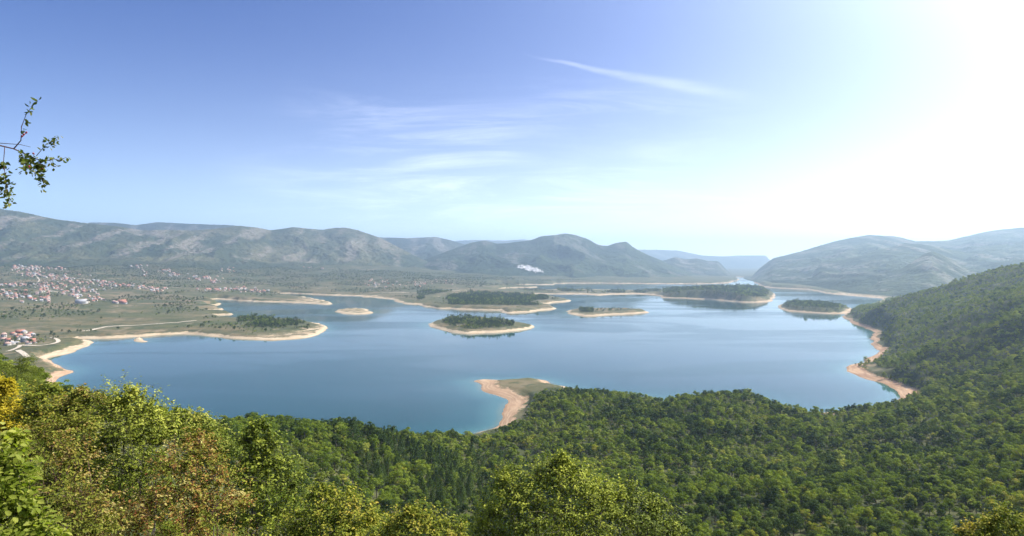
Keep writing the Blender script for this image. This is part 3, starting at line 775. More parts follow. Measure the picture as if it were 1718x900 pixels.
# ------------------------------------------------------------------ scattering the woods
# how high the ground already rises in every direction (to leave out trees nothing would show)
NU = 520; ub = np.linspace(-0.95, 0.95, NU); yb = np.exp(np.linspace(math.log(8), math.log(6500), 700))
UG, YG = np.meshgrid(ub, yb); EG = (height(UG * YG, YG) - EYE) / YG
HOR = np.maximum.accumulate(EG, 0)
def horizon(X, Y):
    u = np.clip((X / Y - ub[0]) / (ub[1] - ub[0]), 0, NU - 1).astype(int)
    j = np.clip(np.searchsorted(yb, Y * 0.985) - 1, 0, len(yb) - 1)
    return HOR[j, u]
def jitter_grid(x0, x1, y0, y1, sp, r):
    gx = np.arange(x0, x1, sp); gy = np.arange(y0, y1, sp)
    X, Y = np.meshgrid(gx, gy)
    return (X + r.uniform(-.48, .48, X.shape) * sp).ravel(), (Y + r.uniform(-.48, .48, X.shape) * sp).ravel()
tx, ty_ = [], []; tw = []
for (y0, y1, sp) in ((22, 120, 3.3), (120, 300, 4.0), (300, 1000, 4.6), (1000, 2900, 6.2)):
    a, b = jitter_grid(-0.86 * y1 - 10, 0.86 * y1 + 10, y0, y1, sp, rng)
    k = np.abs(a) < 0.80 * b + 14
    tx.append(a[k]); ty_.append(b[k])
X = np.concatenate(tx); Y = np.concatenate(ty_)
sd_ = sdist(X, Y); z_ = height(X, Y)
near, isl = wood_mask(X, Y, sd_, z_)
gapn = fbm(X / 26, Y / 34, 3, 411)
k = (near | isl) & (sd_ > 6) & (isl | (Y < 130) | (gapn < 0.40)) & (isl | (rng.random(len(X)) < 0.97))
X, Y, z_, sd_, isl = X[k], Y[k], z_[k], sd_[k], isl[k]
# islands and far woods beyond
a, b = jitter_grid(-2200, 1800, 2300, 3900, 9.0, rng); kk2 = np.abs(a) < 0.8 * b
a, b = a[kk2], b[kk2]; s2 = sdist(a, b); z2 = height(a, b); n2, i2 = wood_mask(a, b, s2, z2)
k = i2 & ~((b < 2900))
X = np.concatenate([X, a[k]]); Y = np.concatenate([Y, b[k]]); z_ = np.concatenate([z_, z2[k]]); sd_ = np.concatenate([sd_, s2[k]]); isl = np.concatenate([isl, np.ones(k.sum(), bool)])
plain = np.zeros(len(X), bool)
# scrub, hedges and orchards on the plain across the lake
a, b = jitter_grid(-3900, 600, 1050, 5200, 15.0, rng)
k = (np.abs(a) < 0.8 * b); a, b = a[k], b[k]
s2 = sdist(a, b); z2 = height(a, b)
dens = fbm(a / 210, b / 330, 4, 71); vil = ((a + 2150) / 620) ** 2 + ((b - 3300) / 520) ** 2 < 1
line = np.abs(fbm(a / 260 + 5, b / 420, 2, 72))
hi = sstep(b, 3300, 4300) * 0.28; pxb = 859 + F * a / b; hi = hi + 0.5 * sstep(b, 3750, 4000) * (pxb > 90) * (pxb < 340)
keep_ = ((dens > 0.12 - hi) | ((line < 0.010) & (dens > -0.1)) | (rng.random(len(a)) < 0.012) | (vil & (rng.random(len(a)) < 0.5))) & (s2 > 45) & (z2 > 5.5)
px_ = 859 + F * a / b
keep_ &= ~((px_ < 100) & (b < 1500) & (b > 1000) & (dens < 0.3))
keep_ &= ~(px_ > 1390)
a, b, z2, s2 = a[keep_], b[keep_], z2[keep_], s2[keep_]
X = np.concatenate([X, a]); Y = np.concatenate([Y, b]); z_ = np.concatenate([z_, z2]); sd_ = np.concatenate([sd_, s2]); isl = np.concatenate([isl, np.zeros(len(a), bool)])
plain = np.concatenate([plain, np.ones(len(a), bool)])
N = len(X); PXt = 859 + F * X / Y
rnd = rng.random(N)
patch = fbm(X / 70, Y / 70, 3, 121)
pk = np.where(rnd < 0.62, 0, np.where(rnd < 0.80, 1, np.where(rnd < 0.92, 2, 4)))   # broad dark olive bush
pk = np.where((patch > 0.16) & (rng.random(N) < 0.6), 1, pk)
pk = np.where((patch < -0.18) & (rng.random(N) < 0.5), 2, pk)
pinezone = (PXt > 590) & (PXt < 880) & (Y > 230) & (Y < 480) & (fbm(X / 55, Y / 55, 2, 131) > -0.12)
pk = np.where(pinezone & (rng.random(N) < 0.62), 3, pk)
rs_ = (PXt > 1380) & (Y > 420) & ~isl
pk = np.where(rs_ & (rng.random(N) < 0.25 + 0.5 * sstep(Y, 450, 900)) & (pk != 3), 2, pk)
leftslope = (PXt < 420) & (Y < 200)
pk = np.where(leftslope & (rng.random(N) < 0.82), 2, pk)
ri_ = rng.random(N); pk = np.where(isl, np.where(ri_ < 0.4, 1, np.where(ri_ < 0.78, 0, 3)), pk)
pk = np.where(plain, np.where(rng.random(N) < 0.55, 4, 1), pk)
lod = np.where(Y < 95, 1, np.where(Y < 380, 2, 3))
KN = ['broad', 'dark', 'olive', 'pine', 'bush']
pi = np.zeros(N, int)
for ki, kn in enumerate(KN):
    for l in (1, 2, 3):
        s = np.where((pk == ki) & (lod == l))[0]; ch = pats(kn, l)
        if len(s): pi[s] = rng.choice(ch, len(s))
scl = rng.uniform(0.4, 1.15, N) * (1 + 0.45 * fbm(X / 38, Y / 38, 2, 401)) * np.where(rng.random(N) < 0.08, 1.35, 1.0)
scl *= np.where(rng.random(N) < 0.07, 1.25, 1.0)
scl *= np.where(Y < 120, 0.62, np.where(Y < 300, 0.62 + 0.38 * (Y - 120) / 180, 1.0))
scl *= np.where(sd_ < 40, 0.75, 1.0)
scl *= np.where(isl, rng.uniform(0.4, 1.35, N) * np.where(Y > 2600, 1.15, 1.0), 1.0)
scl *= np.where(plain, 1.1, 1.0)
rot = rng.uniform(0, 6.283, N)
Ht = PATH_[pi] * scl; Rt = PATR[pi] * scl
# keep sight lines: nothing of the wood may rise in front of the view
def canopy_limit(px):
    return np.interp(px, [-200, 0, 40, 130, 210, 300, 370, 440, 500, 560, 620, 700, 780, 805, 850, 885, 900, 960, 1040, 1090, 1115, 1160, 1200, 1260, 1300, 1360, 1400, 1718, 1900],
                     [548, 572, 590, 642, 668, 686, 688, 695, 702, 697, 697, 708, 726, 733, 712, 668, 657, 652, 649, 662, 669, 652, 655, 652, 668, 681, 400, 400, 400])
PYtop = HZ + (EYE - (z_ + Ht)) / Y * F
lim = canopy_limit(PXt) + rng.normal(size=N) * np.where(Y > 250, 3.0, 5.0) + 3 * fbm(X / 25, Y / 25, 2, 222)
over = (~plain) & (~isl) & (Y < 860) & (PYtop < lim)
room = (EYE - (lim - HZ) / F * Y - z_)         # height available under the line
fit = np.clip(room / Ht, 0, 1)
scl = np.where(over, scl * fit, scl)
ok = (~over) | (room > 1.4)
el_ = (z_ + PATH_[pi] * scl + 1.0 - EYE) / Y
ok &= (el_ > horizon(X, Y)) & (np.abs(X) < 0.775 * Y + 9)
ok &= (HZ - el_ * F < 960)
X, Y, z_, pi, scl, rot, isl, plain, PXt = [q[ok] for q in (X, Y, z_, pi, scl, rot, isl, plain, PXt)]
Ht = PATH_[pi] * scl; Rt = PATR[pi] * scl
print('trees', len(X), 'near', (Y < 95).sum(), 'mid', ((Y >= 95) & (Y < 380)).sum())

# which trees show largest: paint discs far to near and count what stays visible
def visible_area():
    W_, H_ = 859, 450
    buf = np.full((H_, W_), -1, np.int32)
    order = np.argsort(-Y)
    cxp = (859 + F * X / Y) / 2; cyp = (HZ + (EYE - z_ - Ht * 0.6) / Y * F) / 2
    rx = Rt / Y * F / 2; ry = Ht * 0.42 / Y * F / 2
    for i in order:
        x0 = max(0, int(cxp[i] - rx[i])); x1 = min(W_, int(cxp[i] + rx[i]) + 1); y0 = max(0, int(cyp[i] - ry[i])); y1 = min(H_, int(cyp[i] + ry[i]) + 1)
        if x1 <= x0 or y1 <= y0: continue
        if rx[i] < 2: buf[y0:y1, x0:x1] = i; continue
        gx = (np.arange(x0, x1) - cxp[i]) / rx[i]; gy = (np.arange(y0, y1) - cyp[i]) / ry[i]
        mk = (gx[None] ** 2 + gy[:, None] ** 2) < 1
        buf[y0:y1, x0:x1][mk] = i
    for (hx, hy, hw, hh) in HEROBOX:     # the shrubs at the viewpoint stand in front
        buf[int(hy / 2):int((hy + hh) / 2), int(hx / 2):int((hx + hw) / 2)] = -1
    ids, cnt = np.unique(buf[buf >= 0], return_counts=True)
    area = np.zeros(len(X)); area[ids] = cnt
    return area
HEROBOX = [(0, 760, 130, 140), (60, 740, 330, 160), (130, 690, 200, 210), (390, 740, 130, 160), (500, 840, 300, 60), (830, 800, 290, 100)]
area = visible_area()
N_THINGS = 290
big = np.argsort(-area)[:N_THINGS]; isbig = np.zeros(len(X), bool); isbig[big] = True
KIND_WORD = {'broad': 'green tree', 'dark': 'dark green tree', 'olive': 'yellow-olive tree', 'pine': 'dark pine', 'bush': 'low green bush'}
SPOTS = [(0, 'on the left slope by the yellow bush'), (90, 'on the left slope above the glossy shrub'), (250, 'on the slope behind the rusty shrub'), (390, 'behind the young maple-like tree'),
    (520, 'in the hollow above the yellow-green bush'), (660, 'in the pine patch left of the sandy point'), (790, 'in the hollow behind the oak-like tree'), (930, 'in the hollow just over the oak-like tree'),
    (1060, 'in the hollow beside the oak-like tree'), (1160, 'in the hollow right of the oak-like tree'), (1290, 'in the wood between oak-like tree and corner bush'), (1420, 'in the wood left of the corner bush'),
    (1540, 'in the wood above the pale-tipped corner bush'), (1640, 'in the wood at the right edge')]
def region_of(i):
    w = [t for p, t in SPOTS if PXt[i] >= p or p == 0][-1]
    py = HZ + (EYE - z_[i] - Ht[i] * 0.5) / Y[i] * F
    row = ', lowest rows' if py > 840 else (', middle rows' if py > 760 else ', upper rows')
    return w + row
for i in big:
    p = PAT[pi[i]]; where = region_of(i)
    nm = {'broad': 'broadleaf_tree', 'dark': 'broadleaf_tree', 'olive': 'broadleaf_tree', 'pine': 'pine_tree', 'bush': 'bush'}[p[0]]
    size = 'tall ' if scl[i] > 1.05 else ('small ' if scl[i] < 0.62 and p[0] != 'bush' else '')
    lab = f'{size}{KIND_WORD[p[0]]} {where}'
    root = empty(nm, (X[i], Y[i], z_[i]), lab, 'bush' if p[0] == 'bush' else 'tree', lab.replace(' tree', ' trees').replace('bush ', 'bushes ', 1), rot[i])
    root.scale = (scl[i],) * 3
    c = link('crown', p[2], root); tr = link('trunk', p[3], root)

# the rest of the wood: one object that carries all remaining trees
pcol = bpy.data.collections.new('tree_patterns')
for j, p in enumerate(PAT):
    o = bpy.data.objects.new(f'tree_pattern_{j:02d}', p[4]); pcol.objects.link(o)
def wood(name, label, sel):
    idx = np.where(sel)[0]
    v = np.stack([X[idx], Y[idx], z_[idx]], 1)
    me = mesh_np(name, v, np.zeros((0, 4), int), [], {'size': scl[idx], 'turn': rot[idx], 'pick': pi[idx]})
    o = link(name, me); tag(o, label, None, None, 'stuff')
    g = bpy.data.node_groups.new(name, 'GeometryNodeTree')
    g.interface.new_socket('Geometry', in_out='INPUT', socket_type='NodeSocketGeometry')
    g.interface.new_socket('Geometry', in_out='OUTPUT', socket_type='NodeSocketGeometry')
    t = NT(g)
    gi = t.add('NodeGroupInput'); go = t.add('NodeGroupOutput')
    ci = t.add('GeometryNodeCollectionInfo'); ci.inputs['Collection'].default_value = pcol
    ci.inputs['Separate Children'].default_value = True; ci.inputs['Reset Children'].default_value = True
    def na(n):
        a = t.add('GeometryNodeInputNamedAttribute', data_type='FLOAT'); a.inputs['Name'].default_value = n; return a.outputs[0]
    iop = t.add('GeometryNodeInstanceOnPoints')
    t.l.new(gi.outputs[0], iop.inputs['Points']); t.l.new(ci.outputs[0], iop.inputs['Instance'])
    iop.inputs['Pick Instance'].default_value = True
    fi = t.add('FunctionNodeFloatToInt'); t.l.new(na('pick'), fi.inputs[0]); t.l.new(fi.outputs[0], iop.inputs['Instance Index'])
    cr = t.add('ShaderNodeCombineXYZ'); t.l.new(na('turn'), cr.inputs[2])
    er = t.add('FunctionNodeEulerToRotation'); t.l.new(cr.outputs[0], er.inputs[0]); t.l.new(er.outputs[0], iop.inputs['Rotation'])
    t.l.new(na('size'), iop.inputs['Scale'])
    t.l.new(iop.outputs[0], go.inputs[0])
    md = o.modifiers.new('woods', 'NODES'); md.node_group = g
    return o
wood('woods', 'dense green wood covering the slopes below the viewpoint', ~isbig & ~isl & ~plain)
wood('island_woods', 'dark wood on the islands and low points of the lake', isl & ~isbig)
wood('scrub', 'scattered hedges and scrub over the plain across the lake', plain & ~isbig)


# ------------------------------------------------------------------ places on the ground seen in a given direction
def ground_at(px, py, y0=900.0, y1=6000.0):
    Ys = np.exp(np.linspace(math.log(y0), math.log(y1), 2500)); u = float(U(px))
    zt = height(u * Ys, Ys); ray = EYE - (py - HZ) / F * Ys
    k = np.where(ray <= zt)[0]
    j = k[0] if len(k) else len(Ys) - 1
    return np.array([u * Ys[j], Ys[j], zt[j]])

# ------------------------------------------------------------------ dirt roads
def road_material():
    m, t, b = material('pale_gravel')
    geo = t.add('ShaderNodeNewGeometry')
    t.l.new(t.mixc(t.noise(geo.outputs['Position'], 0.4, 4.0), (0.38, 0.31, 0.22), (0.58, 0.50, 0.39)), b.inputs['Base Color']); b.inputs['Roughness'].default_value = 0.95
    return m
M_road = road_material()
def road(pts, width):
    P3 = np.array([ground_at(*p) for p in pts]); seg = []
    for i in range(len(P3) - 1):
        n = max(2, int(np.linalg.norm(P3[i + 1, :2] - P3[i, :2]) / 6.0))
        for k in range(n): seg.append(P3[i] + (P3[i + 1] - P3[i]) * k / n)
    seg.append(P3[-1]); q = np.array(seg)[:, :2]
    for _ in range(6): q[1:-1] = (q[:-2] + 2 * q[1:-1] + q[2:]) / 4
    tg = np.gradient(q, axis=0); tg /= np.linalg.norm(tg, axis=1)[:, None]; nn = np.stack([-tg[:, 1], tg[:, 0]], 1)
    cols = []
    for o_ in (-0.5, -0.17, 0.17, 0.5):
        e = q + nn * width * o_; cols.append(np.stack([e[:, 0], e[:, 1], height(e[:, 0], e[:, 1]) + 0.45], 1))
    v = np.stack(cols, 1).reshape(-1, 3)
    tag(link('dirt_road', mesh_np('dirt_road', v, grid_faces(len(q), 4), [M_road])), 'pale gravel road across the plain', None, None, 'structure')
road([(12, 590), (20, 588), (32, 583), (34, 579), (55, 581), (75, 580), (92, 577), (99, 573), (95, 569), (85, 566.5)], 7)
road([(30, 588), (40, 594), (47, 600)], 8)
road([(-20, 481), (0, 479), (30, 479), (60, 478), (110, 478.5), (160, 478.5), (240, 480), (300, 483)], 9)
road([(140, 556), (180, 548), (260, 544), (330, 538)], 9)
road([(640, 492), (700, 491), (790, 489.5)], 16)

# ------------------------------------------------------------------ houses
def flat_mat(name, c1, c2, sc=0.8, rough=0.9):
    m, t, b = material(name)
    geo = t.add('ShaderNodeNewGeometry')
    t.l.new(t.mixc(t.noise(geo.outputs['Position'], sc, 4.0), c1, c2), b.inputs['Base Color']); b.inputs['Roughness'].default_value = rough
    return m
W_white = flat_mat('white_plaster', (0.38, 0.36, 0.32), (0.58, 0.55, 0.50))
W_cream = flat_mat('cream_plaster', (0.58, 0.50, 0.38), (0.72, 0.64, 0.50))
W_brick = flat_mat('bare_block_wall', (0.34, 0.20, 0.14), (0.46, 0.30, 0.22))
R_red = flat_mat('terracotta_tiles', (0.34, 0.13, 0.085), (0.48, 0.22, 0.15), 2.0)
R_rose = flat_mat('faded_tiles', (0.36, 0.22, 0.17), (0.48, 0.32, 0.26), 2.0)
R_grey = flat_mat('grey_sheet_roof', (0.30, 0.29, 0.29), (0.46, 0.45, 0.44), 2.0)
M_glass = flat_mat('window_glass', (0.03, 0.04, 0.05), (0.06, 0.07, 0.09), 1.0, 0.15)
M_door = flat_mat('brown_door', (0.10, 0.055, 0.03), (0.15, 0.08, 0.05), 3.0, 0.6)
def box(x0, x1, y0, y1, z0, z1):
    v = np.array([(x, y, z) for x in (x0, x1) for y in (y0, y1) for z in (z0, z1)], float)
    f = np.array([(0, 1, 3, 2), (4, 6, 7, 5), (0, 4, 5, 1), (2, 3, 7, 6), (0, 2, 6, 4), (1, 5, 7, 3)])
    return v, f
def house_parts(w, d, h, rh, hip):
    """wall with gables, roof slab with eaves, chimney, windows, door"""
    a, b = w / 2, d / 2
    wv = [(-a, -b, -3), (a, -b, -3), (a, b, -3), (-a, b, -3), (-a, -b, h), (a, -b, h), (a, b, h), (-a, b, h)]
    wf = [(0, 1, 5, 4), (1, 2, 6, 5), (2, 3, 7, 6), (3, 0, 4, 7)]
    wt = []
    if not hip:
        wv += [(-a, 0, h + rh - 0.15), (a, 0, h + rh - 0.15)]; wt = [(4, 7, 8), (5, 9, 6)]
    wall = mesh_np('wall', np.array(wv, float), [np.array(wf)] + ([np.array(wt)] if wt else []), [W_white], smooth=False)
    e = 0.55; ri = a * 0.55 if hip else a + e; th = 0.22
    lo = h - e * rh / b + 0.06
    rv = []
    for dz in (0, th):
        rv += [(-a - e, -b - e, lo + dz), (a + e, -b - e, lo + dz), (a + e, b + e, lo + dz), (-a - e, b + e, lo + dz), (-ri, 0, h + rh + dz), (ri, 0, h + rh + dz)]
    rq = [(6, 7, 11, 10), (8, 9, 10, 11), (0, 4, 5, 1), (2, 5, 4, 3), (0, 1, 7, 6), (2, 3, 9, 8)]
    if hip: rt = [(7, 8, 11), (9, 6, 10), (1, 5, 2), (3, 4, 0)]; rq += [(1, 2, 8, 7), (3, 0, 6, 9)]
    else: rt = []; rq += [(1, 5, 11, 7), (5, 2, 8, 11), (3, 4, 10, 9), (4, 0, 6, 10)]
    roof = mesh_np('roof', np.array(rv, float), [np.array(rq)] + ([np.array(rt)] if rt else []), [R_red], smooth=False)
    cv, cf = box(a * 0.35, a * 0.35 + 0.7, 0.5, 1.2, h + rh * 0.4, h + rh + 0.9); chim = mesh_np('chimney', cv, cf, [W_brick], smooth=False)
    wins = []
    for fl in range(2 if h > 4.5 else 1):
        zc = 1.7 + fl * 2.8
        for xx in (-a * 0.62, 0.0, a * 0.62):
            if fl == 0 and xx == 0: continue
            wins.append(box(xx - 0.6, xx + 0.6, -b - 0.05, -b + 0.05, zc - 0.7, zc + 0.7))
        wins.append(box(a - 0.05, a + 0.05, -0.6, 0.6, zc - 0.7, zc + 0.7))
    wm = [mesh_np('window', v, f, [M_glass], smooth=False) for v, f in wins]
    dv, df = box(-0.55, 0.55, -b - 0.06, -b + 0.04, 0.0, 2.2); door = mesh_np('door', dv, df, [M_door], smooth=False)
    return dict(wall=wall, roof=roof, chimney=chim, windows=wm, door=door)
KINDS_H = [house_parts(12, 9.5, 4.9, 3.4, False), house_parts(11, 10, 4.9, 3.2, True), house_parts(14, 9, 3.2, 3.0, False), house_parts(9.5, 9, 6.4, 3.0, True)]
def recolour(me, m):
    k = me.copy(); k.materials.clear(); k.materials.append(m); return k
HV = {}
def house_variant(k, wall, roof):
    key = (k, wall.name, roof.name)
    if key not in HV: HV[key] = (recolour(KINDS_H[k]['wall'], wall), recolour(KINDS_H[k]['roof'], roof))
    return HV[key]
def house(P0, k, wall, roof, rz, s, label, group, detail=False):
    root = empty('house', tuple(P0), label, 'house', group, rz); root.scale = (s, s, s)
    wm, rm = house_variant(k, wall, roof)
    link('wall', wm, root); r = link('roof', rm, root)
    if detail:
        link('chimney', KINDS_H[k]['chimney'], r); link('door', KINDS_H[k]['door'], root)
        for w_ in KINDS_H[k]['windows']: link('window', w_, root)
    return root
near_village = [  # column, row, kind, wall, roof, size, label
 (6.5, 566, 3, W_white, R_rose, 1.15, 'tall white house at the left edge of the lakeside hamlet'),
 (6, 572, 0, W_cream, R_rose, 0.9, 'cream house just below the tall white one in the lakeside hamlet'),
 (15, 574, 0, W_cream, R_red, 1.1, 'orange-red roofed house near the lower left of the lakeside hamlet'),
 (12.5, 580, 1, W_white, R_rose, 1.0, 'pale house lowest at the left of the lakeside hamlet'),
 (20.5, 578.5, 1, W_white, R_grey, 0.95, 'grey-roofed white house low in the lakeside hamlet'),
 (27.5, 577.5, 2, W_cream, R_grey, 0.9, 'low grey-roofed shed between white houses in the lakeside hamlet'),
 (22, 562.5, 0, W_cream, R_red, 0.9, 'small red-roofed house at the upper left of the lakeside hamlet'),
 (27.5, 565, 1, W_white, R_rose, 0.85, 'small white house with faded roof in the upper middle of the lakeside hamlet'),
 (29.5, 570.5, 0, W_white, R_red, 1.1, 'white house with bright red roof in the middle of the lakeside hamlet'),
 (33, 565, 0, W_white, R_red, 0.8, 'little white house under the large red roof of the lakeside hamlet'),
 (34, 559, 2, W_brick, R_red, 1.35, 'largest red roof, topmost in the lakeside hamlet'),
 (40.5, 559.5, 1, W_cream, R_grey, 0.95, 'cream house beside the largest red roof of the lakeside hamlet'),
 (42, 574, 3, W_white, R_grey, 1.35, 'large white block of a house in the lower lakeside hamlet'),
 (48, 578, 1, W_white, R_rose, 0.9, 'small white house nearest the gravel road of the lakeside hamlet'),
 (46, 566, 0, W_brick, R_rose, 0.95, 'bare-walled house with faded roof right of centre in the lakeside hamlet'),
 (49.5, 568.5, 1, W_white, R_rose, 0.85, 'white house behind the bare-walled one in the lakeside hamlet'),
 (51, 562.5, 0, W_brick, R_red, 0.9, 'red-brown house at the upper right of the lakeside hamlet'),
 (55, 564.5, 3, W_white, R_grey, 0.85, 'slim white house at the right end of the lakeside hamlet'),
 (53.5, 573, 2, W_brick, R_red, 1.05, 'long low red-brown house on the right of the lakeside hamlet'),
 (58.5, 576, 2, W_cream, R_red, 0.9, 'last cream house with red roof at the right of the lakeside hamlet')]
hr = np.random.default_rng(5)
for (px, py, k, wm, rm, s_, lab) in near_village:
    house(ground_at(px, py), k, wm, rm, hr.uniform(-0.7, 0.9), s_ * 0.84, lab, 'houses of the lakeside hamlet', True)
singles = [(137, 509.5, 2, W_white, R_grey, 2.3, 'long white building standing alone on the plain below the big village'),
 (191, 509, 3, W_white, R_rose, 1.0, 'left one of two small white houses alone on the plain'), (195, 509.5, 0, W_white, R_rose, 1.0, 'right one of two small white houses alone on the plain'),
 (205, 508.5, 2, W_brick, R_red, 1.8, 'rust-red farm building standing alone on the plain'), (209, 510.5, 0, W_white, R_red, 1.2, 'white house beside the rust-red farm building'),
 (486, 440, 3, W_cream, R_rose, 2.0, 'pale building high under the bare mountain above the bay'), (541, 452, 2, W_white, R_rose, 1.6, 'pale hillside house alone under the end of the bare mountain')]
for (px, py, k, wm, rm, s_, lab) in singles: house(ground_at(px, py), k, wm, rm, 0.15, s_, lab, None)
villages = [(32, 450, 8, 2.5, 9, 'hill'), (57, 450, 9, 3, 12, 'hill'), (90, 451, 9, 1.5, 6, 'hill'), (53, 460, 9, 4, 12, 'hill'), (90, 465, 12, 3.5, 10, 'hill'), (108, 469, 7, 3, 7, 'hill'),
  (20, 479, 9, 1.5, 8, 'road'), (60, 479, 22, 1.6, 14, 'road'), (78, 486, 18, 3.5, 12, 'road'), (128, 476, 14, 4, 10, 'road'), (135, 489, 15, 3.5, 15, 'road'), (170, 474, 8, 2, 6, 'road'),
  (192, 480, 14, 2, 14, 'road'), (215, 481, 8, 1, 4, 'road'), (10, 494, 8, 3, 6, 'low'), (32, 498, 8, 3, 9, 'low'), (50, 501, 6, 2, 5, 'low'), (78, 504, 5, 2.5, 6, 'low'), (120, 496, 9, 3, 6, 'low'), (158, 503, 8, 2.5, 6, 'low'),
  (231, 448, 8, 1.5, 4, 'mid'), (243, 460, 3, 4, 3, 'mid'), (236, 483, 8, 1.5, 6, 'mid'), (262, 487, 10, 2, 7, 'mid'), (276, 455, 8, 1.5, 6, 'mid'), (298, 462, 8, 1.5, 7, 'mid'), (340, 467, 18, 2.5, 11, 'mid'), (358, 474, 6, 1.5, 5, 'mid'),
  (365, 487, 22, 1.5, 14, 'bay'), (412, 486, 10, 2, 6, 'bay'), (432, 489, 18, 1.5, 9, 'bay'), (382, 455, 8, 3, 5, 'bay'), (500, 447, 16, 3, 6, 'bay'),
  (620, 474, 12, 3, 6, 'shore'), (650, 476, 16, 3.5, 9, 'shore'), (700, 478, 22, 3, 10, 'shore'), (750, 474, 20, 4, 6, 'shore'), (925, 459, 20, 2, 3, 'shore')]
VL = {'hill': ('on the hillside above the road in the big village', 'houses in the upper rows of the big village'), 'road': ('along the road through the big village', 'houses along the village road'),
      'low': ('on the lower edge of the big village', 'houses on the lower edge of the big village'), 'mid': ('scattered below the bare mountain, right of the big village', 'scattered houses right of the big village'),
      'bay': ('behind the upper bay of the lake', 'houses behind the upper bay'), 'shore': ('at the foot of the middle mountain', 'houses at the foot of the middle mountain')}
placed = []
cnt_house = 0
for (px, py, sx, sy, n, vk) in villages:
    k_ = 0; tries = 0
    while k_ < n and tries < n * 12 and cnt_house < 262:
        tries += 1
        ax, ay = px + hr.normal() * sx * 0.8, py + hr.normal() * sy * 0.7
        g0 = ground_at(ax, ay)
        if sdist(g0[0:1], g0[1:2])[0] < 45 or any((g0[0] - q[0]) ** 2 + (g0[1] - q[1]) ** 2 < 300 for q in placed): continue
        placed.append(g0); k_ += 1; cnt_house += 1
        wi = hr.choice(4, p=[.52, .08, .28, .12]); wm, wn = [(W_white, 'white'), (W_white, 'white'), (W_cream, 'cream'), (W_brick, 'bare-walled')][wi]
        ri = hr.choice(3, p=[.42, .40, .18]); rm, rn = [(R_red, 'red'), (R_rose, 'faded pink'), (R_grey, 'grey')][ri]
        house(g0, int(hr.integers(4)), wm, rm, hr.uniform(-0.8, 0.8), hr.uniform(0.72, 1.1) * (1.0 if g0[1] < 3500 else 1.2), f'{wn} house with {rn} roof {VL[vk][0]}', f'{VL[vk][1]}, {wn} with {rn} roofs')
# beyond the houses one can tell apart: the rest of the far rows as one mass
def far_rows():
    Vv, Ff, Mi = [], [], []; o = 0; made = 0
    for rnd_ in range(3):
        for (px, py, sx, sy, n, vk) in villages:
            for _ in range(int(n * (0.5 if vk in ('hill', 'road') else 0.35)) + 1):
                ax, ay = px + hr.normal() * sx * 1.25, py + hr.normal() * sy * 1.0
                g0 = ground_at(ax, ay)
                if g0[1] < 2100 or sdist(g0[0:1], g0[1:2])[0] < 60 or any((g0[0] - q[0]) ** 2 + (g0[1] - q[1]) ** 2 < 260 for q in placed): continue
                placed.append(g0); made += 1
                w_, d_, h_, r_ = hr.uniform(7, 11) / 2, hr.uniform(6, 9) / 2, hr.uniform(3, 5.5), hr.uniform(2.4, 3.4)
                e = 0.5
                v = [(-w_, -d_, -3), (w_, -d_, -3), (w_, d_, -3), (-w_, d_, -3), (-w_, -d_, h_), (w_, -d_, h_), (w_, d_, h_), (-w_, d_, h_), (-w_, 0, h_ + r_ - .2), (w_, 0, h_ + r_ - .2),
                     (-w_ - e, -d_ - e, h_ - .2), (w_ + e, -d_ - e, h_ - .2), (w_ + e, d_ + e, h_ - .2), (-w_ - e, d_ + e, h_ - .2), (-w_ - e, 0, h_ + r_), (w_ + e, 0, h_ + r_)]
                a = hr.uniform(-.8, .8); c_, s_ = math.cos(a), math.sin(a)
                Vv += [(x * c_ - y * s_ + g0[0], x * s_ + y * c_ + g0[1], z + g0[2]) for x, y, z in v]
                Ff += [[o + k for k in f] for f in ((0, 1, 5, 4), (1, 2, 6, 5), (2, 3, 7, 6), (3, 0, 4, 7), (4, 7, 8, 8), (5, 9, 6, 6), (10, 11, 15, 14), (12, 13, 14, 15))]
                wmi = int(hr.choice(3, p=[.55, .3, .15])); rmi = 3 + int(hr.choice(3, p=[.45, .4, .15])); Mi += [wmi] * 6 + [rmi] * 2; o += 16
    Ff = np.array(Ff); quad = Ff[:, 2] != Ff[:, 3]; Mi = np.array(Mi)
    me = mesh_np('far_houses', np.array(Vv), [Ff[quad], Ff[~quad][:, :3]], [W_white, W_cream, W_brick, R_red, R_rose, R_grey], smooth=False, fmat=np.concatenate([Mi[quad], Mi[~quad]]))
    tag(link('far_houses', me), 'countless further small houses of the villages under the mountains', None, None, 'stuff')
    print('far houses', made)
far_rows()
road([(60, 478), (66, 470), (58, 462), (66, 454)], 6)
road([(60, 479), (80, 487), (110, 492), (150, 494)], 6)
road([(160, 478), (150, 470), (120, 466)], 6)
print('houses', cnt_house + len(near_village) + len(singles))

# ------------------------------------------------------------------ shrubs and trees at the viewpoint, leaf by leaf
def W3(px, py, Y): return np.array([float(U(px)) * Y, Y, EYE - (py - HZ) / F * Y])
L_gloss = foliage('glossy_leaves', [(0.0, (0.018, 0.028, 0.008)), (0.45, (0.075, 0.095, 0.018)), (0.75, (0.22, 0.25, 0.045)), (1.0, (0.40, 0.40, 0.10))], 0.20, 0.6, 0.0, 1.0, 0.4)
L_green = foliage('fresh_green_leaves', [(0.0, (0.035, 0.06, 0.012)), (0.4, (0.10, 0.135, 0.025)), (0.8, (0.22, 0.25, 0.055)), (1.0, (0.36, 0.34, 0.09))], 0.20, 0.4, 0.0, 1.0, 0.45)
L_lime = foliage('light_leaves', [(0.0, (0.022, 0.036, 0.009)), (0.4, (0.085, 0.115, 0.02)), (0.75, (0.22, 0.25, 0.04)), (1.0, (0.38, 0.40, 0.07))], 0.20, 0.4, 0.0, 1.0, 0.6, 0.12)
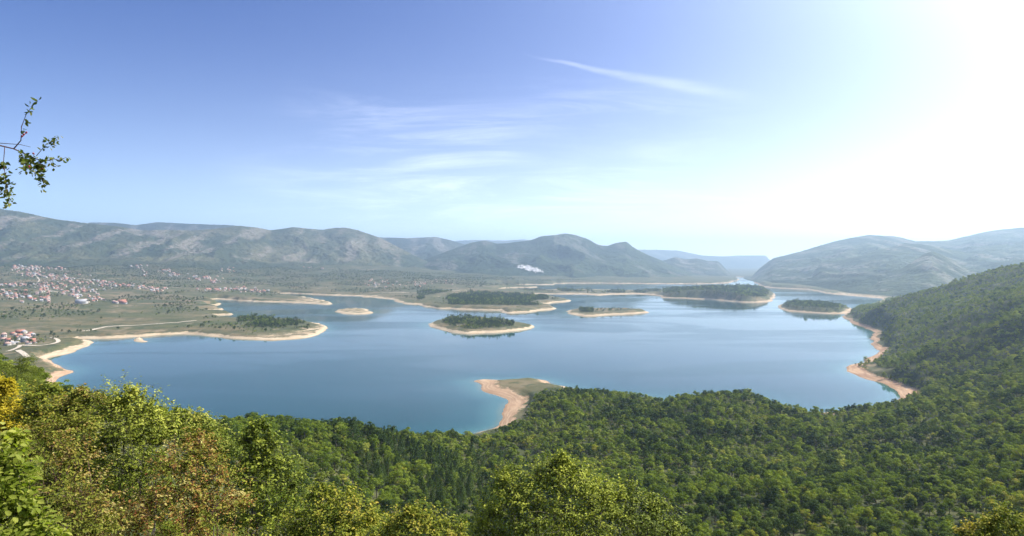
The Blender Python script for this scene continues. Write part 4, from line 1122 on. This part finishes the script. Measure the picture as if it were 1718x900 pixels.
L_vine = foliage('broad_vine_leaves', [(0.0, (0.06, 0.09, 0.015)), (0.5, (0.17, 0.21, 0.035)), (1.0, (0.42, 0.42, 0.13))], 0.45, 0.8, 0.0, 1.0, 0.4)
L_rust = foliage('rusty_leaves', [(0.0, (0.04, 0.055, 0.012)), (0.38, (0.12, 0.14, 0.028)), (0.58, (0.24, 0.25, 0.05)), (0.68, (0.30, 0.22, 0.07)), (0.78, (0.21, 0.07, 0.04)), (0.87, (0.33, 0.26, 0.10)), (1.0, (0.46, 0.40, 0.20))], 0.20, 1.6, 0.0)
L_brown = foliage('dry_olive_leaves', [(0.0, (0.045, 0.055, 0.012)), (0.4, (0.12, 0.14, 0.028)), (0.72, (0.22, 0.22, 0.05)), (0.88, (0.24, 0.14, 0.055)), (1.0, (0.36, 0.31, 0.15))], 0.20, 0.9, 0.0)
L_yellow = foliage('yellow_leaves', [(0.0, (0.20, 0.17, 0.02)), (0.5, (0.42, 0.33, 0.035)), (1.0, (0.58, 0.46, 0.07))], 0.4, 0.5, 0.0)
L_yg = foliage('yellow_green_leaves', [(0.0, (0.045, 0.07, 0.014)), (0.45, (0.13, 0.165, 0.03)), (0.8, (0.25, 0.25, 0.045)), (1.0, (0.42, 0.33, 0.08))], 0.20, 0.5, 0.0)
L_rose = foliage('rose_leaves', [(0.0, (0.06, 0.09, 0.03)), (0.6, (0.13, 0.16, 0.05)), (1.0, (0.26, 0.24, 0.10))], 0.3, 3.0, 0.0)
def leafy(name, label, cat, Y0, clumps, mat, leaf, twigs=26, per=14, seed=0, asp=0.55, base=None, droop=0.0, stem_mat=None, spiky=0.0, group=None):
    """clumps: (column, row, radius in photo pixels, depth offset)"""
    r = np.random.default_rng(seed)
    C = []; R = []
    stem_mat = stem_mat or BARK
    for (px, py, rp, dy) in clumps:
        C.append(W3(px, py, Y0 + dy)); R.append(rp / F * (Y0 + dy))
    low = max(c[1] for c in clumps)
    if low > 860:      # the shrub goes on below the view, down towards its roots
        xs = [c[0] for c in clumps]
        for q in range(5):
            C.append(W3(min(xs) + (max(xs) - min(xs)) * (0.1 + 0.2 * q), 960, Y0)); R.append(60 / F * Y0)
    C = np.array(C); R = np.array(R)
    bx, by = (C[:, 0].mean(), C[:, 1].mean()) if base is None else base
    bz = float(height(bx, by)); B = np.array([bx, by, bz])
    root = empty(name, tuple(B), label, cat, group)
    paths = []; P = []; AX = []; NM = []; TI = []
    for i, (c, rr) in enumerate(zip(C, R)):
        h0 = np.linalg.norm(c - B)
        k = 9; pts = curve_pts(B + r.normal(size=3) * np.array([0.12, 0.12, 0]), c, (r.normal() * 0.05 * h0, r.normal() * 0.05 * h0, h0 * 0.03), k)
        paths.append((pts, np.linspace(0.008 + 0.0025 * h0, 0.003 + 0.006 * rr, k)))
        nt_ = int(twigs * 1.7 * (0.5 + 0.5 * (rr / R.mean()) ** 1.5))
        d = r.normal(size=(nt_, 3)); d /= np.linalg.norm(d, axis=1)[:, None]; d[:, 2] = np.abs(d[:, 2]) * 1.1 - 0.35; d /= np.linalg.norm(d, axis=1)[:, None]
        L = rr * (0.75 + 0.5 * r.random(nt_) ** 2 + spiky * r.random(nt_) ** 4)
        tb = r.random(nt_) * 0.3
        for j in range(nt_):
            s0 = c + d[j] * rr * tb[j] + r.normal(size=3) * rr * 0.15; e0 = c + d[j] * L[j] + np.array([0, 0, rr * (0.12 + spiky * 0.3)])
            pts = curve_pts(s0, e0, (0, 0, rr * 0.08 - droop * rr), 4)
            if j % 2 == 0: paths.append((pts, np.linspace(max(0.0016 * Y0 * 0.12, 0.006 * rr + 0.001), 0.0006 + 0.00012 * Y0, 4)))
            m_ = per + int(r.integers(-3, 4)); tt = np.linspace(0.22, 1.03, m_) + r.normal(size=m_) * 0.02
            p = s0 + (e0 - s0) * tt[:, None] + np.sin(np.clip(tt, 0, 1) * np.pi)[:, None] * np.array([0, 0, rr * 0.08 - droop * rr])
            dirv = (e0 - s0) / np.linalg.norm(e0 - s0)
            side = np.cross(dirv, r.normal(size=3)); side /= np.linalg.norm(side) + 1e-9
            sgn = np.where(np.arange(m_) % 2 == 0, 1.0, -1.0)[:, None]
            spin = r.normal(size=(m_, 3)) * 0.45
            ax = dirv * 0.55 + side * sgn * 0.9 + spin
            p = p + spin * leaf * 0.6
            nm = np.array([0, 0, 0.9]) + d[j] * 0.5 + r.normal(size=(m_, 3)) * 0.5
            P.append(p); AX.append(ax); NM.append(nm)
            TI.append(np.clip(0.25 + 0.30 * r.random() + 0.28 * tt * r.random(m_) + 0.25 * r.random(m_) + 0.12 * d[j][2], 0, 1))
    P = np.concatenate(P); AX = np.concatenate(AX); NM = np.concatenate(NM); NM /= np.linalg.norm(NM, axis=1)[:, None]; TI = np.concatenate(TI)
    v, f, ti = leaf_quads(r, P, NM, leaf * (0.6 + 0.75 * r.random(len(P))), asp, True, TI, AX)
    link('foliage' if cat != 'tree' else 'crown', mesh_np('foliage', v - B, f, [mat], {'tint': ti}, smooth=False), root)
    tv, tf = tubes(paths, 4)
    link('stems' if cat != 'tree' else 'trunk', mesh_np('stems', tv - B, tf, [stem_mat or BARK]), root)
    return root
leafy('shrub', 'large leafy shrub with pale glossy tips rising above the rest at the left', 'shrub', 9.0,
      [(215, 676, 24, 0), (192, 700, 34, 0), (243, 703, 34, 0.1), (215, 735, 50, -0.2), (168, 755, 42, 0.1), (262, 745, 40, 0.1), (285, 728, 26, 0.3), (150, 800, 50, 0), (235, 800, 50, -0.3), (185, 850, 60, -0.1), (270, 850, 50, 0.2), (140, 722, 24, 0.3)],
      L_gloss, 0.039, 50, 17, 11, spiky=0.9)
leafy('shrub', 'rusty red and brown shrub right of the glossy one', 'shrub', 7.6,
      [(300, 790, 42, 0), (340, 778, 36, 0.2), (365, 810, 38, 0.2), (310, 835, 50, -0.1), (262, 868, 44, -0.3), (350, 865, 50, 0), (205, 892, 50, -0.3), (310, 905, 50, -0.3), (395, 850, 26, 0.4), (330, 745, 22, 0.4)],
      L_rust, 0.031, 50, 15, 12, stem_mat=TWIG, spiky=0.4)
leafy('shrub', 'dry olive-brown thicket with red twigs left of the glossy shrub', 'shrub', 6.6,
      [(100, 728, 36, 0.4), (75, 765, 40, 0.2), (125, 775, 40, 0.2), (95, 820, 50, 0), (140, 850, 50, -0.1), (70, 868, 50, -0.2), (120, 905, 60, -0.3), (140, 720, 22, 0.6), (60, 735, 22, 0.6), (160, 890, 40, -0.2)],
      L_brown, 0.030, 44, 15, 13, stem_mat=TWIG, spiky=0.5)
leafy('creeper', 'bright green broad-leaved creeper in the bottom left corner', 'creeper', 4.2,
      [(8, 765, 34, 0), (30, 790, 28, 0), (10, 815, 36, -0.1), (35, 850, 34, -0.1), (8, 880, 40, -0.2), (60, 890, 30, -0.1), (90, 905, 20, 0), (20, 740, 16, 0.1), (-20, 840, 50, 0)],
      L_vine, 0.040, 22, 9, 14, asp=0.66, droop=0.1)
leafy('small_tree', 'young light green maple-like tree in the lower left, right of the rusty shrub', 'tree', 14.0,
      [(432, 722, 16, 0), (420, 745, 26, 0), (445, 752, 28, 0.1), (425, 780, 36, 0), (465, 785, 32, 0.2), (408, 815, 36, 0.1), (450, 825, 42, -0.2), (490, 820, 26, 0.2), (430, 870, 52, 0), (490, 870, 40, 0.2), (400, 880, 40, 0.1)],
      L_lime, 0.060, 40, 14, 15, asp=0.62, spiky=0.5)
leafy('shrub', 'yellow-green bush at the bottom, between the young maple-like tree and the centre', 'shrub', 12.0,
      [(540, 835, 26, 0), (575, 848, 34, 0), (530, 875, 40, -0.2), (595, 885, 40, 0), (620, 875, 26, 0.2), (560, 905, 50, -0.3), (500, 900, 36, 0)],
      L_yg, 0.055, 40, 14, 16, spiky=0.3)
leafy('shrub', 'low olive-yellow bush at the bottom edge left of the leafy tree', 'shrub', 14.5,
      [(665, 885, 28, 0), (700, 880, 30, 0), (730, 888, 30, 0.2), (650, 905, 34, 0), (712, 906, 36, -0.2), (765, 895, 26, 0.3), (690, 862, 14, 0)],
      L_yg, 0.06, 34, 13, 17, spiky=0.3)
leafy('leafy_tree', 'leafy oak-like tree rising at the bottom centre in front of the wood', 'tree', 18.0,
      [(945, 776, 16, 0), (935, 797, 28, 0), (965, 800, 28, 0.2), (905, 815, 34, 0), (958, 830, 40, -0.3), (853, 805, 24, 0.2), (848, 832, 34, 0), (878, 855, 44, -0.2), (1005, 830, 30, 0.2), (1000, 862, 46, -0.2), (1050, 840, 28, 0.3), (1045, 870, 44, 0),
       (1100, 850, 20, 0.4), (1105, 880, 36, 0.2), (925, 880, 60, -0.5), (825, 870, 34, 0), (815, 895, 34, 0), (985, 900, 60, -0.5), (1075, 905, 50, -0.2), (870, 905, 50, -0.3), (1130, 897, 20, 0.2)],
      L_lime, 0.066, 46, 14, 18, asp=0.62, spiky=0.4)
leafy('shrub', 'pale-tipped bush at the bottom right corner', 'shrub', 22.0,
      [(1665, 880, 18, 0), (1690, 875, 24, 0), (1650, 896, 24, 0), (1715, 888, 26, 0.2), (1685, 905, 32, 0), (1620, 902, 16, 0.3)],
      L_yg, 0.09, 32, 13, 19, spiky=0.4)
leafy('yellow_shrub', 'bright yellow autumn bush on the left edge of the slope', 'shrub', 36.0,
      [(-12, 652, 22, 0), (8, 660, 18, 0), (0, 685, 30, 0), (22, 690, 16, 0.3), (5, 715, 30, 0), (25, 722, 16, 0.4), (-15, 740, 30, 0), (14, 645, 8, 0)],
      L_yellow, 0.15, 44, 14, 20)
leafy('shrub', 'olive bush on the slope just right of the yellow one', 'shrub', 24.0,
      [(60, 672, 24, 0), (85, 660, 18, 0.3), (95, 690, 28, 0), (50, 705, 30, 0), (80, 725, 34, -0.3), (125, 700, 24, 0.3), (110, 722, 30, 0)],
      L_yg, 0.10, 40, 14, 21)
leafy('shrub', 'green bush on the slope behind the glossy shrub', 'shrub', 30.0,
      [(300, 700, 20, 0), (330, 712, 26, 0), (355, 735, 30, 0), (320, 745, 32, -0.3), (375, 760, 30, 0.2), (285, 715, 20, 0)],
      L_green, 0.12, 38, 14, 22)
leafy('shrub', 'reddish-olive bush on the slope left of the glossy shrub', 'shrub', 20.0,
      [(135, 668, 18, 0), (158, 675, 20, 0), (150, 700, 28, 0), (115, 690, 20, 0.2), (175, 690, 20, 0.4)],
      L_brown, 0.085, 40, 14, 23)

# wild rose twig hanging into the view at the upper left, rooted beside the viewpoint
def wild_rose():
    Y0 = 3.0; r = np.random.default_rng(31)
    B = np.array([-3.5, 2.6, float(height(-3.5, 2.6))])
    root = empty('wild_rose', tuple(B), 'wild rose twig with small leaves and red hips against the sky at the upper left', 'rose bush')
    def poly(pts, dz=None):
        q = [W3(p[0], p[1], Y0 + (0.0 if len(p) < 3 else p[2])) for p in pts]
        return np.array(q)
    main = np.concatenate([[B, B + (0.05, 0.05, 1.0), B + (0.25, 0.2, 2.0), W3(-120, 262, Y0 - .05), W3(-50, 246, Y0)], poly([(0, 244.5), (23, 250, .02), (42, 258.5, .04), (61, 267, .05), (75, 271, .06), (91, 267, .08), (100, 270, .08), (111, 264, .09)])])
    second = poly([(-60, 236, .1), (0, 240.5, .1), (35, 243, .12), (51, 247, .12)])
    up = poly([(23, 250, .02), (35, 236, 0), (36, 213, 0), (44, 192, -.02), (55, 178, -.02), (63, 169, -.03)])
    right = poly([(61, 262, .05), (77, 243, .06), (88, 236, .06), (97, 230, .07)])
    hang = poly([(8, 247, 0), (6, 271, -.02), (9, 299, -.03), (12, 318, -.03), (16, 341, -.04)])
    drop = poly([(66, 270, .05), (68, 290, .04), (74, 312, .04)])
    drop2 = poly([(35, 256, .03), (42, 270, .02), (50, 284, .0)])
    hang2 = poly([(-30, 250, 0), (-10, 285, 0), (2, 322, 0)])
    drop3 = poly([(50, 262, .05), (57, 276, .08), (60, 290, .1)])
    def R_(p, a, b): return (p, np.linspace(a, b, len(p)))
    mrad = np.concatenate([np.linspace(0.018, 0.005, 5), np.linspace(0.0032, 0.0008, len(main) - 5)])
    paths = [(main, mrad), R_(second, .0022, .0008), R_(up, .0028, .0007), R_(right, .0016, .0006), R_(hang, .0018, .0006), R_(drop, .0014, .0006), R_(drop2, .0014, .0006), R_(hang2, .0018, .0006), R_(drop3, .0012, .0006)]
    P = []; AX = []; 
    def leaves(path, n, t0, t1, spread):
        seg = np.linspace(t0, t1, n) * (len(path) - 1)
        for s_ in seg:
            i = min(int(s_), len(path) - 2); p = path[i] + (path[i + 1] - path[i]) * (s_ - i)
            ax = r.normal(size=3); ax[2] -= 0.7; ax /= np.linalg.norm(ax)
            st = r.uniform(0.1, 1.0) * spread * 1.5
            end = p + ax * st
            if st > 0.008: paths.append((np.array([p, end]), np.array([0.0006, 0.0004])))
            for _ in range(int(r.integers(4, 8))):
                a2 = ax + r.normal(size=3) * 0.7; P.append(end - ax * st * r.random() * 0.9 + r.normal(size=3) * 0.006); AX.append(a2)
    leaves(main[7:], 13, 0.1, 0.62, 0.03); leaves(main[9:], 2, 0.8, 1.0, 0.01)
    leaves(up, 5, 0.35, 1.0, 0.012); leaves(right, 7, 0.2, 1.0, 0.015); leaves(hang, 22, 0.25, 1.0, 0.022); leaves(drop, 16, 0.1, 1.0, 0.022); leaves(drop2, 16, 0.1, 1.0, 0.022); leaves(hang2, 14, 0.3, 1, 0.02); leaves(drop3, 9, 0.1, 1, 0.025)
    P = np.array(P); AX = np.array(AX); NM = r.normal(size=P.shape); NM /= np.linalg.norm(NM, axis=1)[:, None]
    v, f, ti = leaf_quads(r, P, NM, 0.019 * (0.7 + 0.6 * r.random(len(P))), 0.55, True, r.random(len(P)), AX)
    link('foliage', mesh_np('foliage', v - B, f, [L_rose], {'tint': ti}, smooth=False), root)
    tv, tf = tubes(paths, 5); link('stems', mesh_np('stems', tv - B, tf, [TWIG]), root)
    mb, t, b = material('red_hip'); b.inputs['Base Color'].default_value = (0.30, 0.03, 0.035, 1); b.inputs['Roughness'].default_value = 0.3
    # a rose hip: swollen oval with a dry calyx tip
    ringz = np.array([-1, -0.8, -0.3, 0.25, 0.7, 0.95, 1.25]); ringr = np.array([0.12, 0.55, 0.95, 0.9, 0.5, 0.2, 0.32])
    ang = np.linspace(0, 2 * np.pi, 9)[:-1]
    hv = np.array([(math.cos(a) * rr * 0.75, math.sin(a) * rr * 0.75, -zz) for zz, rr in zip(ringz, ringr) for a in ang])
    hf = np.array([(i * 8 + j, i * 8 + (j + 1) % 8, (i + 1) * 8 + (j + 1) % 8, (i + 1) * 8 + j) for i in range(6) for j in range(8)])
    hm = mesh_np('hip', hv * 0.0062, hf, [mb])
    for (px, py, dy) in ((40, 226, 0), (44, 223, -.01), (37, 229, .01), (49, 280, .01), (71, 284, .04), (56, 258, .05)):
        o = link('rose_hip', hm, root); o.location = Vector(W3(px, py, Y0 + dy) - B); o.rotation_euler = (r.normal() * 0.4, r.normal() * 0.4, 0)
wild_rose()

print('done')
